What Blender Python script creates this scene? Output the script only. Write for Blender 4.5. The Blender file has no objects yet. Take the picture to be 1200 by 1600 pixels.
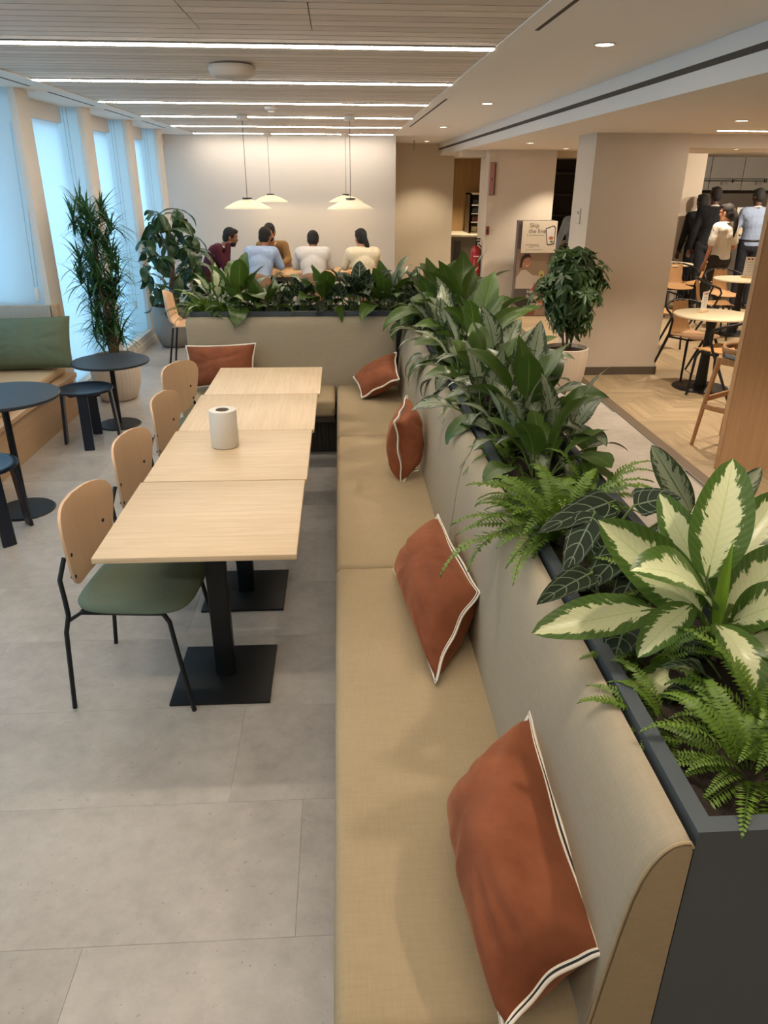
import bpy, bmesh, math, random
from math import sin, cos, pi, radians as rad
from mathutils import Vector as V, Matrix
random.seed(7)
SC = bpy.context.scene
COL = SC.collection

# ------------------------------------------------------------------ camera
F, PITCH, YAW, ROLL, CAMH = 1146.55, 0.423091, 0.058871, 0.004888, 1.92
cp, sp, cy, sy = cos(PITCH), sin(PITCH), cos(YAW), sin(YAW)
_f = V((sy*cp, cy*cp, -sp)); _r = V((cy, -sy, 0)); _u = _r.cross(_f)
RT = cos(ROLL)*_r + sin(ROLL)*_u; UP = -sin(ROLL)*_r + cos(ROLL)*_u; FW = _f
cam = bpy.data.cameras.new('camera'); camo = bpy.data.objects.new('camera', cam); COL.objects.link(camo)
M = Matrix.Identity(4)
for i in range(3):
    M[i][0], M[i][1], M[i][2] = RT[i], UP[i], -FW[i]
M[2][3] = CAMH
camo.matrix_world = M
cam.sensor_fit = 'HORIZONTAL'; cam.sensor_width = 36; cam.lens = F*36/1200; cam.clip_start = .02
SC.camera = camo

def at(u, v, x=None, y=None, z=None):
    """World point on the sight line of a photo measurement at a known real x, y or z."""
    d = RT*((u-600)/F) + UP*(-(v-800)/F) + FW
    t = x/d.x if x is not None else y/d.y if y is not None else (z-CAMH)/d.z
    return V((d.x*t, d.y*t, CAMH+d.z*t))

# ------------------------------------------------------------------ world, exposure
W = bpy.data.worlds.new('world'); SC.world = W; W.use_nodes = True
bg = W.node_tree.nodes['Background']
bg.inputs['Color'].default_value = (.31, .69, 1.0, 1); bg.inputs['Strength'].default_value = 2.2
SC.view_settings.view_transform = 'Standard'; SC.view_settings.look = 'None'
SC.view_settings.exposure = 0.32; SC.view_settings.gamma = 1.0; SC.view_settings.use_curve_mapping = False
SC.cycles.use_denoising = True
SC.cycles.max_bounces = 8; SC.cycles.diffuse_bounces = 5; SC.cycles.sample_clamp_indirect = 6
LED, SPOT_W, WARM = 34.0, 100.0, (1.0, .86, .68)

# ------------------------------------------------------------------ materials
def hexc(h):
    h = h.lstrip('#'); c = [int(h[i:i+2], 16)/255 for i in (0, 2, 4)]
    return tuple(x/12.92 if x <= .04045 else ((x+.055)/1.055)**2.4 for x in c) + (1,)
_m = {}
class NT:
    def __init__(s, name):
        s.m = bpy.data.materials.new(name); s.m.use_nodes = True; s.t = s.m.node_tree
        s.b = s.t.nodes['Principled BSDF']; s.out = s.t.nodes['Material Output']
    def n(s, typ, **kw):
        o = s.t.nodes.new(typ)
        for k, v in kw.items():
            if k in o.inputs.keys() if hasattr(o.inputs, 'keys') else False: o.inputs[k].default_value = v
            else: setattr(o, k, v)
        return o
    def l(s, a, b): s.t.links.new(a, b)
    def math(s, op, a, b=None, c=None, clamp=False):
        o = s.t.nodes.new('ShaderNodeMath'); o.operation = op; o.use_clamp = clamp
        for i, x in enumerate((a, b, c)):
            if x is None: continue
            if isinstance(x, (int, float)): o.inputs[i].default_value = x
            else: s.l(x, o.inputs[i])
        return o.outputs[0]
    def mix(s, f, a, b):
        o = s.t.nodes.new('ShaderNodeMix'); o.data_type = 'RGBA'
        for k, x in ((0, f), (6, a), (7, b)):
            if isinstance(x, (int, float, tuple)): o.inputs[k].default_value = x
            else: s.l(x, o.inputs[k])
        return o.outputs[2]
    def coord(s, kind='Object', scale=(1, 1, 1), rnd=False):
        tc = s.t.nodes.new('ShaderNodeTexCoord'); mp = s.t.nodes.new('ShaderNodeMapping')
        mp.inputs['Scale'].default_value = scale; s.l(tc.outputs[kind], mp.inputs['Vector'])
        if rnd:
            oi = s.t.nodes.new('ShaderNodeObjectInfo'); cx = s.t.nodes.new('ShaderNodeCombineXYZ')
            for i in range(3): s.l(s.math('MULTIPLY', oi.outputs['Random'], 37.0+i*11), cx.inputs[i])
            s.l(cx.outputs[0], mp.inputs['Location'])
        return mp.outputs[0]
    def noise(s, vec, scale, detail=3, rough=.5):
        o = s.t.nodes.new('ShaderNodeTexNoise'); o.inputs['Scale'].default_value = scale
        o.inputs['Detail'].default_value = detail; o.inputs['Roughness'].default_value = rough
        s.l(vec, o.inputs['Vector']); return o.outputs['Fac']
    def bump(s, h, strength, dist=.01):
        o = s.t.nodes.new('ShaderNodeBump'); o.inputs['Strength'].default_value = strength
        o.inputs['Distance'].default_value = dist; s.l(h, o.inputs['Height']); s.l(o.outputs[0], s.b.inputs['Normal'])
    def rnd(s):
        return s.t.nodes.new('ShaderNodeObjectInfo').outputs['Random']

def plain(name, col, rough=.6, metal=0, var=.06, scale=6, bump=0, spec=.5, emit=None, es=0):
    if name in _m: return _m[name]
    k = NT(name); c = hexc(col) if isinstance(col, str) else col
    v = k.coord('Object'); nz = k.noise(v, scale, 4)
    lo = tuple(x*(1-var) for x in c[:3])+(1,); hi = tuple(min(1, x*(1+var)) for x in c[:3])+(1,)
    k.l(k.mix(nz, lo, hi), k.b.inputs['Base Color'])
    k.b.inputs['Roughness'].default_value = rough; k.b.inputs['Metallic'].default_value = metal
    k.b.inputs['Specular IOR Level'].default_value = spec
    if bump: k.bump(k.noise(v, scale*8, 3), bump, .004)
    if emit:
        k.b.inputs['Emission Color'].default_value = emit; k.b.inputs['Emission Strength'].default_value = es
    _m[name] = k.m; return k.m

def wood(name, c1, c2, axis=0, scale=1, rough=.5, rnd=False, contrast=1.0, bump=.06):
    if name in _m: return _m[name]
    k = NT(name); s = [14*scale]*3; s[axis] = .7*scale
    v = k.coord('Object', tuple(s), rnd)
    n1 = k.noise(v, 3.2, 5, .62); n2 = k.noise(v, 11, 3, .6)
    f = k.math('ADD', k.math('MULTIPLY', n1, .7), k.math('MULTIPLY', n2, .3))
    f = k.math('MULTIPLY_ADD', k.math('SUBTRACT', f, .5), 3.0*contrast, .5, True)
    col = k.mix(f, hexc(c1), hexc(c2))
    if rnd:
        hs = k.n('ShaderNodeHueSaturation'); k.l(col, hs.inputs['Color'])
        k.l(k.math('MULTIPLY_ADD', k.rnd(), .22, .89), hs.inputs['Value']); col = hs.outputs[0]
    k.l(col, k.b.inputs['Base Color']); k.b.inputs['Roughness'].default_value = rough
    k.bump(n2, bump, .003); _m[name] = k.m; return k.m

def fabric(name, col, rough=.9, weave=900, var=.10, sheen=.0, axis=None):
    if name in _m: return _m[name]
    k = NT(name); c = hexc(col); v = k.coord('Object')
    big = k.noise(v, 2.2, 4)
    thr = k.noise(k.coord('Object', (weave*.2, weave*.018, weave*.2)), 1.0, 2)
    thr2 = k.noise(k.coord('Object', (weave*.018, weave*.2, weave*.05)), 1.0, 2)
    f = k.math('ADD', k.math('MULTIPLY', big, .35), k.math('MULTIPLY', k.math('ADD', thr, thr2), .325))
    f = k.math('MULTIPLY_ADD', k.math('SUBTRACT', f, .5), 2.4, .5, True)
    k.l(k.mix(f, tuple(x*(1-var) for x in c[:3])+(1,), tuple(min(1, x*(1+var)) for x in c[:3])+(1,)), k.b.inputs['Base Color'])
    k.b.inputs['Roughness'].default_value = rough; k.b.inputs['Specular IOR Level'].default_value = .2
    k.b.inputs['Sheen Weight'].default_value = sheen
    if name.endswith(('shirt', 'blouse', 'knit', 'jacket', 'tee', 'trousers')):
        k.bump(k.noise(k.coord('Object', (1, 1, .55)), 9, 4, .55), .8, .035)
    else: k.bump(k.math('ADD', thr, thr2), .25, .0012)
    _m[name] = k.m; return k.m

def velvet(name, c1, c2):
    if name in _m: return _m[name]
    k = NT(name); v = k.coord('Object'); n = k.noise(v, 5, 5, .6)
    k.l(k.mix(k.math('MULTIPLY_ADD', k.math('SUBTRACT', n, .5), 2.2, .5, True), hexc(c1), hexc(c2)), k.b.inputs['Base Color'])
    k.b.inputs['Roughness'].default_value = .85; k.b.inputs['Sheen Weight'].default_value = .6
    k.b.inputs['Sheen Tint'].default_value = hexc('#C99070'); k.b.inputs['Sheen Roughness'].default_value = .35
    k.b.inputs['Specular IOR Level'].default_value = .15
    k.bump(k.noise(v, 9, 3), .25, .02); _m[name] = k.m; return k.m

def emis(name, col, st):
    if name in _m: return _m[name]
    m = bpy.data.materials.new(name); m.use_nodes = True; t = m.node_tree; t.nodes.clear()
    e = t.nodes.new('ShaderNodeEmission'); e.inputs[0].default_value = (*col, 1); e.inputs[1].default_value = st
    o = t.nodes.new('ShaderNodeOutputMaterial'); t.links.new(e.outputs[0], o.inputs[0]); _m[name] = m; return m

def leafmat(name, kind):
    if name in _m: return _m[name]
    k = NT(name)
    uv = k.n('ShaderNodeTexCoord').outputs['UV']; sx = k.n('ShaderNodeSeparateXYZ'); k.l(uv, sx.inputs[0])
    u, v = sx.outputs[0], sx.outputs[1]
    d = k.math('MULTIPLY', k.math('ABSOLUTE', k.math('SUBTRACT', v, .5)), 2.0)
    r = k.rnd()
    cx = k.n('ShaderNodeCombineXYZ'); k.l(k.math('MULTIPLY_ADD', r, 31.0, k.math('MULTIPLY_ADD', d, -.22, u)), cx.inputs[0])
    k.l(v, cx.inputs[1]); k.l(k.math('MULTIPLY', r, 17.0), cx.inputs[2])
    mp = k.n('ShaderNodeMapping'); k.l(cx.outputs[0], mp.inputs['Vector'])
    mp.inputs['Scale'].default_value = (18, 5, 1)
    nz = k.noise(mp.outputs[0], 1.0, 3, .6)
    lat = k.math('SINE', k.math('MULTIPLY', k.math('SUBTRACT', u, k.math('MULTIPLY', d, .22)), 95.0))
    rib = k.math('LESS_THAN', d, .035)
    if kind == 'variegated':
        fx = k.math('SINE', k.math('MULTIPLY', u, pi))
        edge = k.math('MULTIPLY_ADD', fx, .34, .26)
        mk = k.math('SUBTRACT', edge, d)
        mk = k.math('ADD', mk, k.math('MULTIPLY', k.math('SUBTRACT', nz, .5), 1.0))
        mk = k.math('MULTIPLY_ADD', mk, 14.0, .5, True)
        g = k.mix(k.math('MULTIPLY_ADD', lat, .5, .5), hexc('#445F25'), hexc('#4E6B2B'))
        c = k.mix(k.math('MULTIPLY_ADD', lat, .5, .5), hexc('#D2D6A8'), hexc('#D6DAAC'))
        col = k.mix(mk, g, c); col = k.mix(k.math('MULTIPLY', rib, .5), col, hexc('#B5C582')); rough = .34
    elif kind == 'silver':
        mk = k.math('SUBTRACT', .72, d)
        mk = k.math('ADD', mk, k.math('MULTIPLY', k.math('SUBTRACT', nz, .5), 2.1))
        mk = k.math('MULTIPLY_ADD', mk, 4.0, .1, True)
        col = k.mix(k.math('MULTIPLY', mk, .85), hexc('#36462A'), hexc('#98A084')); col = k.mix(rib, col, hexc('#35551F')); rough = .36
    elif kind == 'veined':
        ln = k.math('FRACT', k.math('MULTIPLY', k.math('SUBTRACT', u, k.math('MULTIPLY', k.math('POWER', d, 1.6), .22)), 5.0))
        ln = k.math('LESS_THAN', k.math('ABSOLUTE', k.math('SUBTRACT', ln, .5)), .045)
        ring = k.math('LESS_THAN', k.math('ABSOLUTE', k.math('SUBTRACT', d, .80)), .022)
        vv = k.math('MAXIMUM', k.math('MAXIMUM', ln, ring), k.math('LESS_THAN', d, .05))
        g = k.mix(nz, hexc('#141E15'), hexc('#273622'))
        col = k.mix(k.math('MULTIPLY', vv, .45), g, hexc('#9DAE92')); rough = .5
    elif kind == 'fern':
        col = k.mix(nz, hexc('#4A6A1C'), hexc('#7A9636')); rough = .5
    elif kind == 'dark':
        col = k.mix(nz, hexc('#26482B'), hexc('#4F7C47')); rough = .4
    elif kind == 'umbrella':
        col = k.mix(nz, hexc('#26401F'), hexc('#46632F')); rough = .42
    elif kind == 'gloss':
        col = k.mix(nz, hexc('#1F3620'), hexc('#3A5730')); rough = .33
    else:
        g = k.mix(k.math('MULTIPLY_ADD', lat, .5, .5), hexc('#40571F'), hexc('#486024'))
        col = k.mix(rib, g, hexc('#66833C')); rough = .33
    hs = k.n('ShaderNodeHueSaturation'); k.l(col, hs.inputs['Color']); k.l(k.math('MULTIPLY_ADD', r, .3, .85), hs.inputs['Value'])
    col = hs.outputs[0]
    k.l(col, k.b.inputs['Base Color']); k.b.inputs['Roughness'].default_value = rough
    if kind not in ('fern', 'dark', 'gloss', 'umbrella'): k.bump(lat, .05, .003)
    if kind == 'veined': k.b.inputs['Specular IOR Level'].default_value = .22
    tr = k.n('ShaderNodeBsdfTranslucent'); k.l(col, tr.inputs[0])
    mx = k.n('ShaderNodeMixShader'); mx.inputs[0].default_value = .22
    k.l(k.b.outputs[0], mx.inputs[1]); k.l(tr.outputs[0], mx.inputs[2]); k.l(mx.outputs[0], k.out.inputs[0])
    _m[name] = k.m; return k.m

# ------------------------------------------------------------------ mesh builder
class MB:
    def __init__(s): s.v = []; s.f = []; s.m = []; s.uv = {}
    def add(s, vs, fs, mi=0, uvs=None):
        b = len(s.v); s.v += [tuple(x) for x in vs]
        for f in fs: s.f.append(tuple(b+i for i in f)); s.m.append(mi)
        if uvs:
            for i, q in enumerate(uvs): s.uv[b+i] = q
        return s
    def box(s, x0, x1, y0, y1, z0, z1, mi=0):
        return s.add([(x, y, z) for x in (x0, x1) for y in (y0, y1) for z in (z0, z1)],
                     [(0, 1, 3, 2), (4, 6, 7, 5), (0, 4, 5, 1), (2, 3, 7, 6), (0, 2, 6, 4), (1, 5, 7, 3)], mi)
    def rbox(s, x0, x1, y0, y1, z0, z1, r=.01, seg=3, mi=0, mat=None):
        bm = bmesh.new(); bmesh.ops.create_cube(bm, size=1)
        for v in bm.verts: v.co = V(((x0+x1)/2+v.co.x*(x1-x0), (y0+y1)/2+v.co.y*(y1-y0), (z0+z1)/2+v.co.z*(z1-z0)))
        bmesh.ops.bevel(bm, geom=bm.edges[:], offset=r, segments=seg, profile=.5, affect='EDGES')
        if mat: bm.transform(mat)
        bm.verts.index_update()
        s.add([v.co for v in bm.verts], [[v.index for v in f.verts] for f in bm.faces], mi); bm.free(); return s
    def tube(s, pts, r, n=8, mi=0, cap=True, closed=False):
        pts = [V(p) for p in pts]; N = len(pts); rs = r if isinstance(r, (list, tuple)) else [r]*N
        vs = []; up = None
        for i, p in enumerate(pts):
            a = pts[(i-1) % N] if (closed or i > 0) else p; b = pts[(i+1) % N] if (closed or i < N-1) else p
            t = (b-a).normalized() if (b-a).length > 1e-9 else V((0, 0, 1))
            if up is None: up = V((0, 0, 1)) if abs(t.z) < .9 else V((1, 0, 0))
            x = t.cross(up)
            if x.length < 1e-6: x = t.orthogonal()
            x.normalize(); y = x.cross(t).normalized(); up = y
            for k in range(n):
                q = 2*pi*k/n; vs.append(p + x*cos(q)*rs[i] + y*sin(q)*rs[i])
        fs = []
        for i in range(N if closed else N-1):
            for k in range(n):
                j = (i+1) % N
                fs.append((i*n+k, i*n+(k+1) % n, j*n+(k+1) % n, j*n+k))
        if cap and not closed: fs += [tuple(range(n-1, -1, -1)), tuple((N-1)*n+k for k in range(n))]
        return s.add(vs, fs, mi)
    def lathe(s, prof, n=32, c=(0, 0, 0), mi=0, flute=0, nf=0):
        vs = []; P = len(prof)
        for k in range(n):
            q = 2*pi*k/n; m = 1+flute*cos(nf*q) if flute else 1
            for r, z in prof: vs.append((c[0]+r*m*cos(q), c[1]+r*m*sin(q), c[2]+z))
        fs = []
        for k in range(n):
            j = (k+1) % n
            for i in range(P-1): fs.append((k*P+i, j*P+i, j*P+i+1, k*P+i+1))
        return s.add(vs, fs, mi)
    def ell(s, c, r, n=12, m=8, mi=0, rot=None):
        vs = []; fs = []
        for i in range(m+1):
            a = pi*i/m
            for k in range(n):
                q = 2*pi*k/n; p = V((r[0]*sin(a)*cos(q), r[1]*sin(a)*sin(q), r[2]*cos(a)))
                if rot: p = rot @ p
                vs.append(V(c)+p)
        for i in range(m):
            for k in range(n): fs.append((i*n+k, (i+1)*n+k, (i+1)*n+(k+1) % n, i*n+(k+1) % n))
        return s.add(vs, fs, mi)
    def cap(s, a, ra, b, rb, n=10):
        a, b = V(a), V(b); s.tube([a, b], [ra, rb], n); s.ell(a, (ra,)*3, n, 6); s.ell(b, (rb,)*3, n, 6); return s
    def grid(s, fn, nu, nv, mi=0, uv=True):
        vs = [fn(i/nu, j/nv) for i in range(nu+1) for j in range(nv+1)]
        fs = [(i*(nv+1)+j, (i+1)*(nv+1)+j, (i+1)*(nv+1)+j+1, i*(nv+1)+j+1) for i in range(nu) for j in range(nv)]
        return s.add(vs, fs, mi, [(i/nu, j/nv) for i in range(nu+1) for j in range(nv+1)] if uv else None)
    def mesh(s, name, mats, smooth=40):
        me = bpy.data.meshes.new(name); me.from_pydata(s.v, [], s.f)
        mats = mats if isinstance(mats, (list, tuple)) else [mats]
        for m in mats: me.materials.append(m)
        if len(mats) > 1: me.polygons.foreach_set('material_index', s.m)
        if s.uv:
            ul = me.uv_layers.new(name='UVMap'); dat = [0.0]*(2*len(me.loops))
            li = [0]*len(me.loops); me.loops.foreach_get('vertex_index', li)
            for i, vi in enumerate(li):
                q = s.uv.get(vi, (0, .5)); dat[2*i] = q[0]; dat[2*i+1] = q[1]
            ul.data.foreach_set('uv', dat)
        me.validate(); me.update()
        if smooth:
            me.shade_smooth()
            if smooth < 180: me.set_sharp_from_angle(angle=rad(smooth))
        return me
    def build(s, name, mats, parent=None, smooth=40, loc=None):
        return link(name, s.mesh(name, mats, smooth), parent, loc)

def link(name, me, parent=None, loc=None, rot=None, scale=None):
    o = bpy.data.objects.new(name, me); COL.objects.link(o); o.parent = parent
    if loc is not None: o.location = loc
    if rot is not None: o.rotation_euler = rot
    if scale is not None: o.scale = scale
    return o
def tag(o, label, cat, group=None, kind=None):
    o['label'] = label; o['category'] = cat
    if group: o['group'] = group
    if kind: o['kind'] = kind
    return o
def thing(name, label, cat, loc=(0, 0, 0), rz=0, group=None):
    return tag(link(name, None, None, loc, (0, 0, rz)), label, cat, group)
def struct(o): o['kind'] = 'structure'; return o
def stuff(o): o['kind'] = 'stuff'; return o
def dup(root, loc, rz, label, group=None):
    r = root.copy(); COL.objects.link(r); r.location = loc; r.rotation_euler = (0, 0, rz); r['label'] = label
    if group: r['group'] = group
    for ch in list(root.children):
        c = ch.copy(); COL.objects.link(c); c.parent = r
        for g in list(ch.children):
            d = g.copy(); COL.objects.link(d); d.parent = c
    return r
def rect(mb, a, b, c, d, mi=0): return mb.add([a, b, c, d], [(0, 1, 2, 3)], mi)
def loft_prof(mb, secs, mi=0):
    """closed profile sections (equal length) joined along, with end caps"""
    n = len(secs[0]); vs = [p for q in secs for p in q]; fs = []
    for i in range(len(secs)-1):
        for k in range(n): fs.append((i*n+k, i*n+(k+1) % n, (i+1)*n+(k+1) % n, (i+1)*n+k))
    fs += [tuple(range(n-1, -1, -1)), tuple((len(secs)-1)*n+k for k in range(n))]
    return mb.add(vs, fs, mi)

# ------------------------------------------------------------------ palette
PAINT = plain('white_paint', '#DCD6CE', .7, var=.02)
PLASTER = plain('beige_plaster', '#CDBFAD', .8, var=.07, scale=3, bump=.12)
CEILW = plain('ceiling_plaster', '#E6DFD6', .85, var=.015)
SLATM = wood('ceiling_slat_wood', '#C6B5A5', '#D6C6B6', 0, .6, .55, True, .5)
DARKGAP = plain('dark_gap', '#4A433C', .9)
BLACK = plain('black_metal', '#17181A', .45, .3, var=.1)
OAK = wood('oak_table_long', '#CDB08A', '#E3CBA8', 0, 1.5, .42, False, .8)
OAK2 = wood('oak_table_cross', '#CDB08A', '#E3CBA8', 1, 1.5, .42, False, .8)
PLY = wood('plywood_back', '#D0AA86', '#DCB894', 2, .5, .42, False, .5)
WARMWOOD = wood('warm_oak', '#B58C66', '#CAA47C', 2, .8, .45, False, .6)
CAFEWOOD = wood('cafe_ply', '#AC8056', '#C49864', 2, .8, .68, False, .6)
SEATF = fabric('bench_seat_fabric', '#A59273', .92, 900, .10)
BACKF = fabric('bench_back_fabric', '#A0937D', .92, 900, .08)
GREENF = fabric('green_seat_fabric', '#707D6C', .9, 900, .10)
OLIVE = fabric('olive_linen', '#66705A', .92, 700, .12)
RUST = velvet('rust_velvet', '#703E28', '#93583C')
PIPEW = plain('white_piping', '#E6DCCB', .8); PIPEB = plain('dark_piping', '#22262A', .8)
PLANTERM = plain('planter_metal', '#4A5156', .5, .2, var=.05)
NAVY = plain('navy_lacquer', '#151D2B', .32, 0, var=.08)
POTW = plain('white_pot', '#D9C8B4', .7, var=.04); POTG = plain('grey_pot', '#8A8581', .75, var=.08, bump=.1)
SOIL = plain('soil', '#2A1F17', .95, var=.4, scale=40, bump=.6)
STEM = plain('plant_stem', '#55692C', .6, var=.2, scale=20); BARK = plain('bark', '#6B543E', .85, var=.3, scale=30, bump=.4)
LV = {k: leafmat('leaf_'+k, k) for k in ('variegated', 'silver', 'veined', 'plain', 'fern', 'dark', 'gloss', 'umbrella')}
SKIN = plain('skin_light', '#B98466', .55, var=.05); SKIN2 = plain('skin_tan', '#8E5E44', .55, var=.05); SKIN3 = plain('skin_dark', '#50352A', .55, var=.05)
HAIR = plain('black_hair', '#15110F', .8, var=.3, scale=60); HAIRB = plain('brown_hair', '#1A110C', .8, var=.3, scale=60)
LEDM = emis('led_white', (1.0, .89, .75), LED)
SPOTM = emis('downlight_glow', (1.0, .86, .64), 14)
CHROME = plain('steel', '#9A9A98', .35, .8)

# ================================================================== SETTING
ZC, ZL = 2.57, 2.36                       # slatted ceiling, lower ceiling
# floor : slab, stone-look tiles, parquet
def tilemat():
    k = NT('stone_tile'); v = k.coord('Object', (1, 1, 1), True)
    a = k.noise(v, 1.7, 6, .6); b = k.noise(v, 14, 5, .7); c = k.noise(v, 70, 2)
    f = k.math('MULTIPLY_ADD', k.math('SUBTRACT', k.math('ADD', k.math('MULTIPLY', a, .6), k.math('MULTIPLY', b, .4)), .5), 3.6, .5, True)
    col = k.mix(f, hexc('#A0978D'), hexc('#BFB6AB'))
    col = k.mix(k.math('MULTIPLY', k.math('GREATER_THAN', c, .72), .40), col, hexc('#5F574E'))
    hs = k.n('ShaderNodeHueSaturation'); k.l(col, hs.inputs['Color']); k.l(k.math('MULTIPLY_ADD', k.rnd(), .05, .975), hs.inputs['Value'])
    k.l(hs.outputs[0], k.b.inputs['Base Color']); k.b.inputs['Roughness'].default_value = .36
    k.b.inputs['Specular IOR Level'].default_value = .5; k.bump(b, .04, .004); return k.m
TILE = tilemat()
fl = MB().box(-3.6, 9.5, -3.0, 17.2, -.12, -.012).build('floor', plain('floor_slab', '#9A9188', .9), smooth=0); struct(fl)
def tile_mesh(w, d):
    m = MB().rbox(0, w, 0, d, -.0119, 0, .0006, 1); return m.mesh('tile', TILE, 0)
tm = {}
y = 1.39-.5*6
row = 0
while y < 13:
    x = -3.2 + (-.33 - 5*1.0 + 6) % 1.0 - 1 + (0, -.21, .37, .12)[row % 4]
    while x < 2.5:
        x0, x1 = max(x, -3.4), min(x+1, 2.5)
        if x1-x0 > .05 and (y > -1.6):
            key = round(x1-x0, 3)
            if key not in tm: tm[key] = tile_mesh(x1-x0-.0005, .4995)
            link('tile', tm[key], fl, (x0, y, 0))
        x += 1
    y += .5; row += 1
PARQ = wood('parquet_oak', '#947D60', '#B8A382', 0, .8, .45, True, .9)
pw, pl = .1, .5
ph = MB().rbox(0, pl-.001, 0, pw-.001, -.0119, 0, .001, 1).mesh('plank', PARQ, 0)
cand = []
for a in range(-14, 24):
    for k in range(-90, 130):
        bx, by = 2.6+k*pw+a*pl, 4+k*pw-a*pl
        cand.append((bx, by, 0)); cand.append((bx+pl+pw, by+pw-pl, pi/2))
vis = []
for bx, by, r in cand:
    ex, ey = (bx+pl, by+pw) if r == 0 else (bx, by+pl)
    lx = bx if r == 0 else bx-pw
    if lx >= 2.575 and by > 3.4 and ex < 9 and by < 14.4: vis.append((math.hypot(bx-3.0, by-5.6), bx, by, r))
vis.sort()
rest = MB()
for i, (_, bx, by, r) in enumerate(vis):
    if i < 300: link('plank', ph, fl, (bx, by, 0), (0, 0, r))
    elif r == 0: rest.box(bx, bx+pl-.001, by, by+pw-.001, -.0119, 0)
    else: rest.box(bx-pw+.001, bx, by, by+pl-.001, -.0119, 0)
stuff(rest.build('planks', PARQ, fl, 0))
MB().box(2.6, 9.3, 3.3, 16.9, -.0121, -.0008).build('parquet_base', PARQ, fl, 0)
MB().box(2.505, 2.515, 3.3, 13, -.0119, .002).build('metal_edge', CHROME, fl, 0)
MB().box(2.515, 2.605, 3.3, 13, -.0125, .001).build('border_strip', plain('dark_strip', '#6B5B4A', .5), fl, 0)

# slatted ceiling
ce = MB().box(-2.2, .9, -3.0, 12.76, ZC+.035, ZC+.08).build('ceiling', DARKGAP, smooth=0); struct(ce)
LY = [12.42-1.575*i for i in range(9)]     # y of the recessed linear lights
sl = {}
def slat(x0, x1, y):
    key = round(x1-x0, 3)
    if key not in sl: sl[key] = MB().box(0, x1-x0, 0, .1088, 0, .034).mesh('slat', SLATM, 0)
    link('slat', sl[key], ce, (x0, y, ZC))
y = 12.42-.06+.0
P = 1.575/13
n = 0
for i, yl in enumerate(LY):
    for j in range(1, 13):
        yy = yl-.0605+P*j*1.0
        if yy > 12.7 or yy < -.2: continue
        if 3.5 < yy < 4.1:
            slat(-2.14, -.637, yy); slat(-.632, -.112, yy); slat(-.107, .84, yy)
        else: slat(-2.14, .84, yy)
for i, yl in enumerate(LY):
    if yl < -1: continue
    lab = ['bright linear ceiling light closest to the white end wall', 'linear ceiling light second from the white end wall, behind the front pendants',
           'linear ceiling light level with the two front pendant canopies', 'linear ceiling light just beyond the small smoke detector, fourth from the end wall',
           'linear ceiling light just beyond the white ceiling disc, second nearest of those in view', 'nearest and longest linear ceiling light in view',
           'linear ceiling light above the near table, out of view', 'linear ceiling light over the bare floor, out of view', 'linear ceiling light beside the camera, out of view'][i]
    t = thing('linear_light', lab, 'ceiling light', (-.65, yl, ZC), 0, 'linear lights in the slatted ceiling')
    h = MB(); w = 1.53
    h.box(-w, w, -.058, -.03, -.004, .034).box(-w, w, .03, .058, -.004, .034).box(-w, -w+.04, -.03, .03, -.004, .034).box(w-.04, w, -.03, .03, -.004, .034)
    h.build('housing', plain('light_housing', '#8D8378', .6), t, 0)
    MB().box(-w+.04, w-.04, -.026, .026, -.009, .01).build('diffuser', LEDM, t, 0)
# soffits, plaster ceilings, beam
struct(MB().box(-3.5, -2.14, -3.0, 12.76, ZC-.008, ZC+.08).build('ceiling', CEILW, smooth=0))
cr = MB().box(.84, 1.88, -3.0, 17, ZC-.006, ZC+.08).build('ceiling', CEILW, smooth=0); struct(cr)
bmx = MB().box(1.88, 9.5, -3.0, 17.2, ZL, ZC+.08).build('ceiling', plain('low_ceiling', '#DDD2C4', .85, var=.02), smooth=0); struct(bmx)
bf = MB().box(1.868, 1.88, -3.0, 16.9, ZL, ZC-.006).build('trim_1', plain('beam_paint', '#D8D5D2', .7, var=.01), smooth=0); struct(bf)
MB().box(1.864, 1.869, -3.0, 16.9, 2.452, 2.482).build('shadow_slot', DARKGAP, bf, 0)
MB().box(.925, .945, .5, 3.98, ZC-.0075, ZC-.005).build('slot_diffuser', DARKGAP, cr, 0)
MB().box(.925, .945, 7.1, 10.6, ZC-.0075, ZC-.005).build('slot_diffuser', DARKGAP, cr, 0)
for a, b in ((5.0, 6.48), (6.87, 8.08), (8.42, 9.56), (9.95, 11.2)):
    o = MB().box(-2.31, -2.29, a, b, ZC-.0095, ZC-.007).build('slot_diffuser', DARKGAP, None, 0); tag(o, 'dark slot air diffuser in the left soffit', 'air diffuser', 'slot diffusers in the left soffit')
    o['label'] = {5.0: 'dark slot air diffuser in left soffit nearest the camera', 6.87: 'dark slot air diffuser in left soffit, second from the camera', 8.42: 'dark slot air diffuser in left soffit, third from the camera', 9.95: 'dark slot air diffuser in left soffit, nearest the end wall'}[a]
# walls
struct(MB().box(-3.5, .91, 12.76, 12.95, 0, ZC+.1).build('wall_back', plain('end_wall_paint', '#C9C2BB', .75, var=.02), smooth=0))
struct(MB().box(.75, .91, 12.9, 17.1, 0, ZC+.1).build('wall_return', PLASTER, smooth=0))
struct(MB().box(.9, 2.16, 15.0, 15.2, 0, ZC+.1).build('wall_recess', plain('recess_paint', '#BFB19A', .8, var=.03), smooth=0))
struct(MB().box(1.0, 9.5, 17.0, 17.2, 0, ZC+.1).build('wall_far', PLASTER, smooth=0))
struct(MB().box(9.3, 9.5, -3, 17.2, 0, ZC+.1).build('wall_right', PLASTER, smooth=0))
struct(MB().box(-3.6, 9.5, -3.2, -3.0, -.1, ZC+.1).build('wall_front', PAINT, smooth=0))
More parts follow.
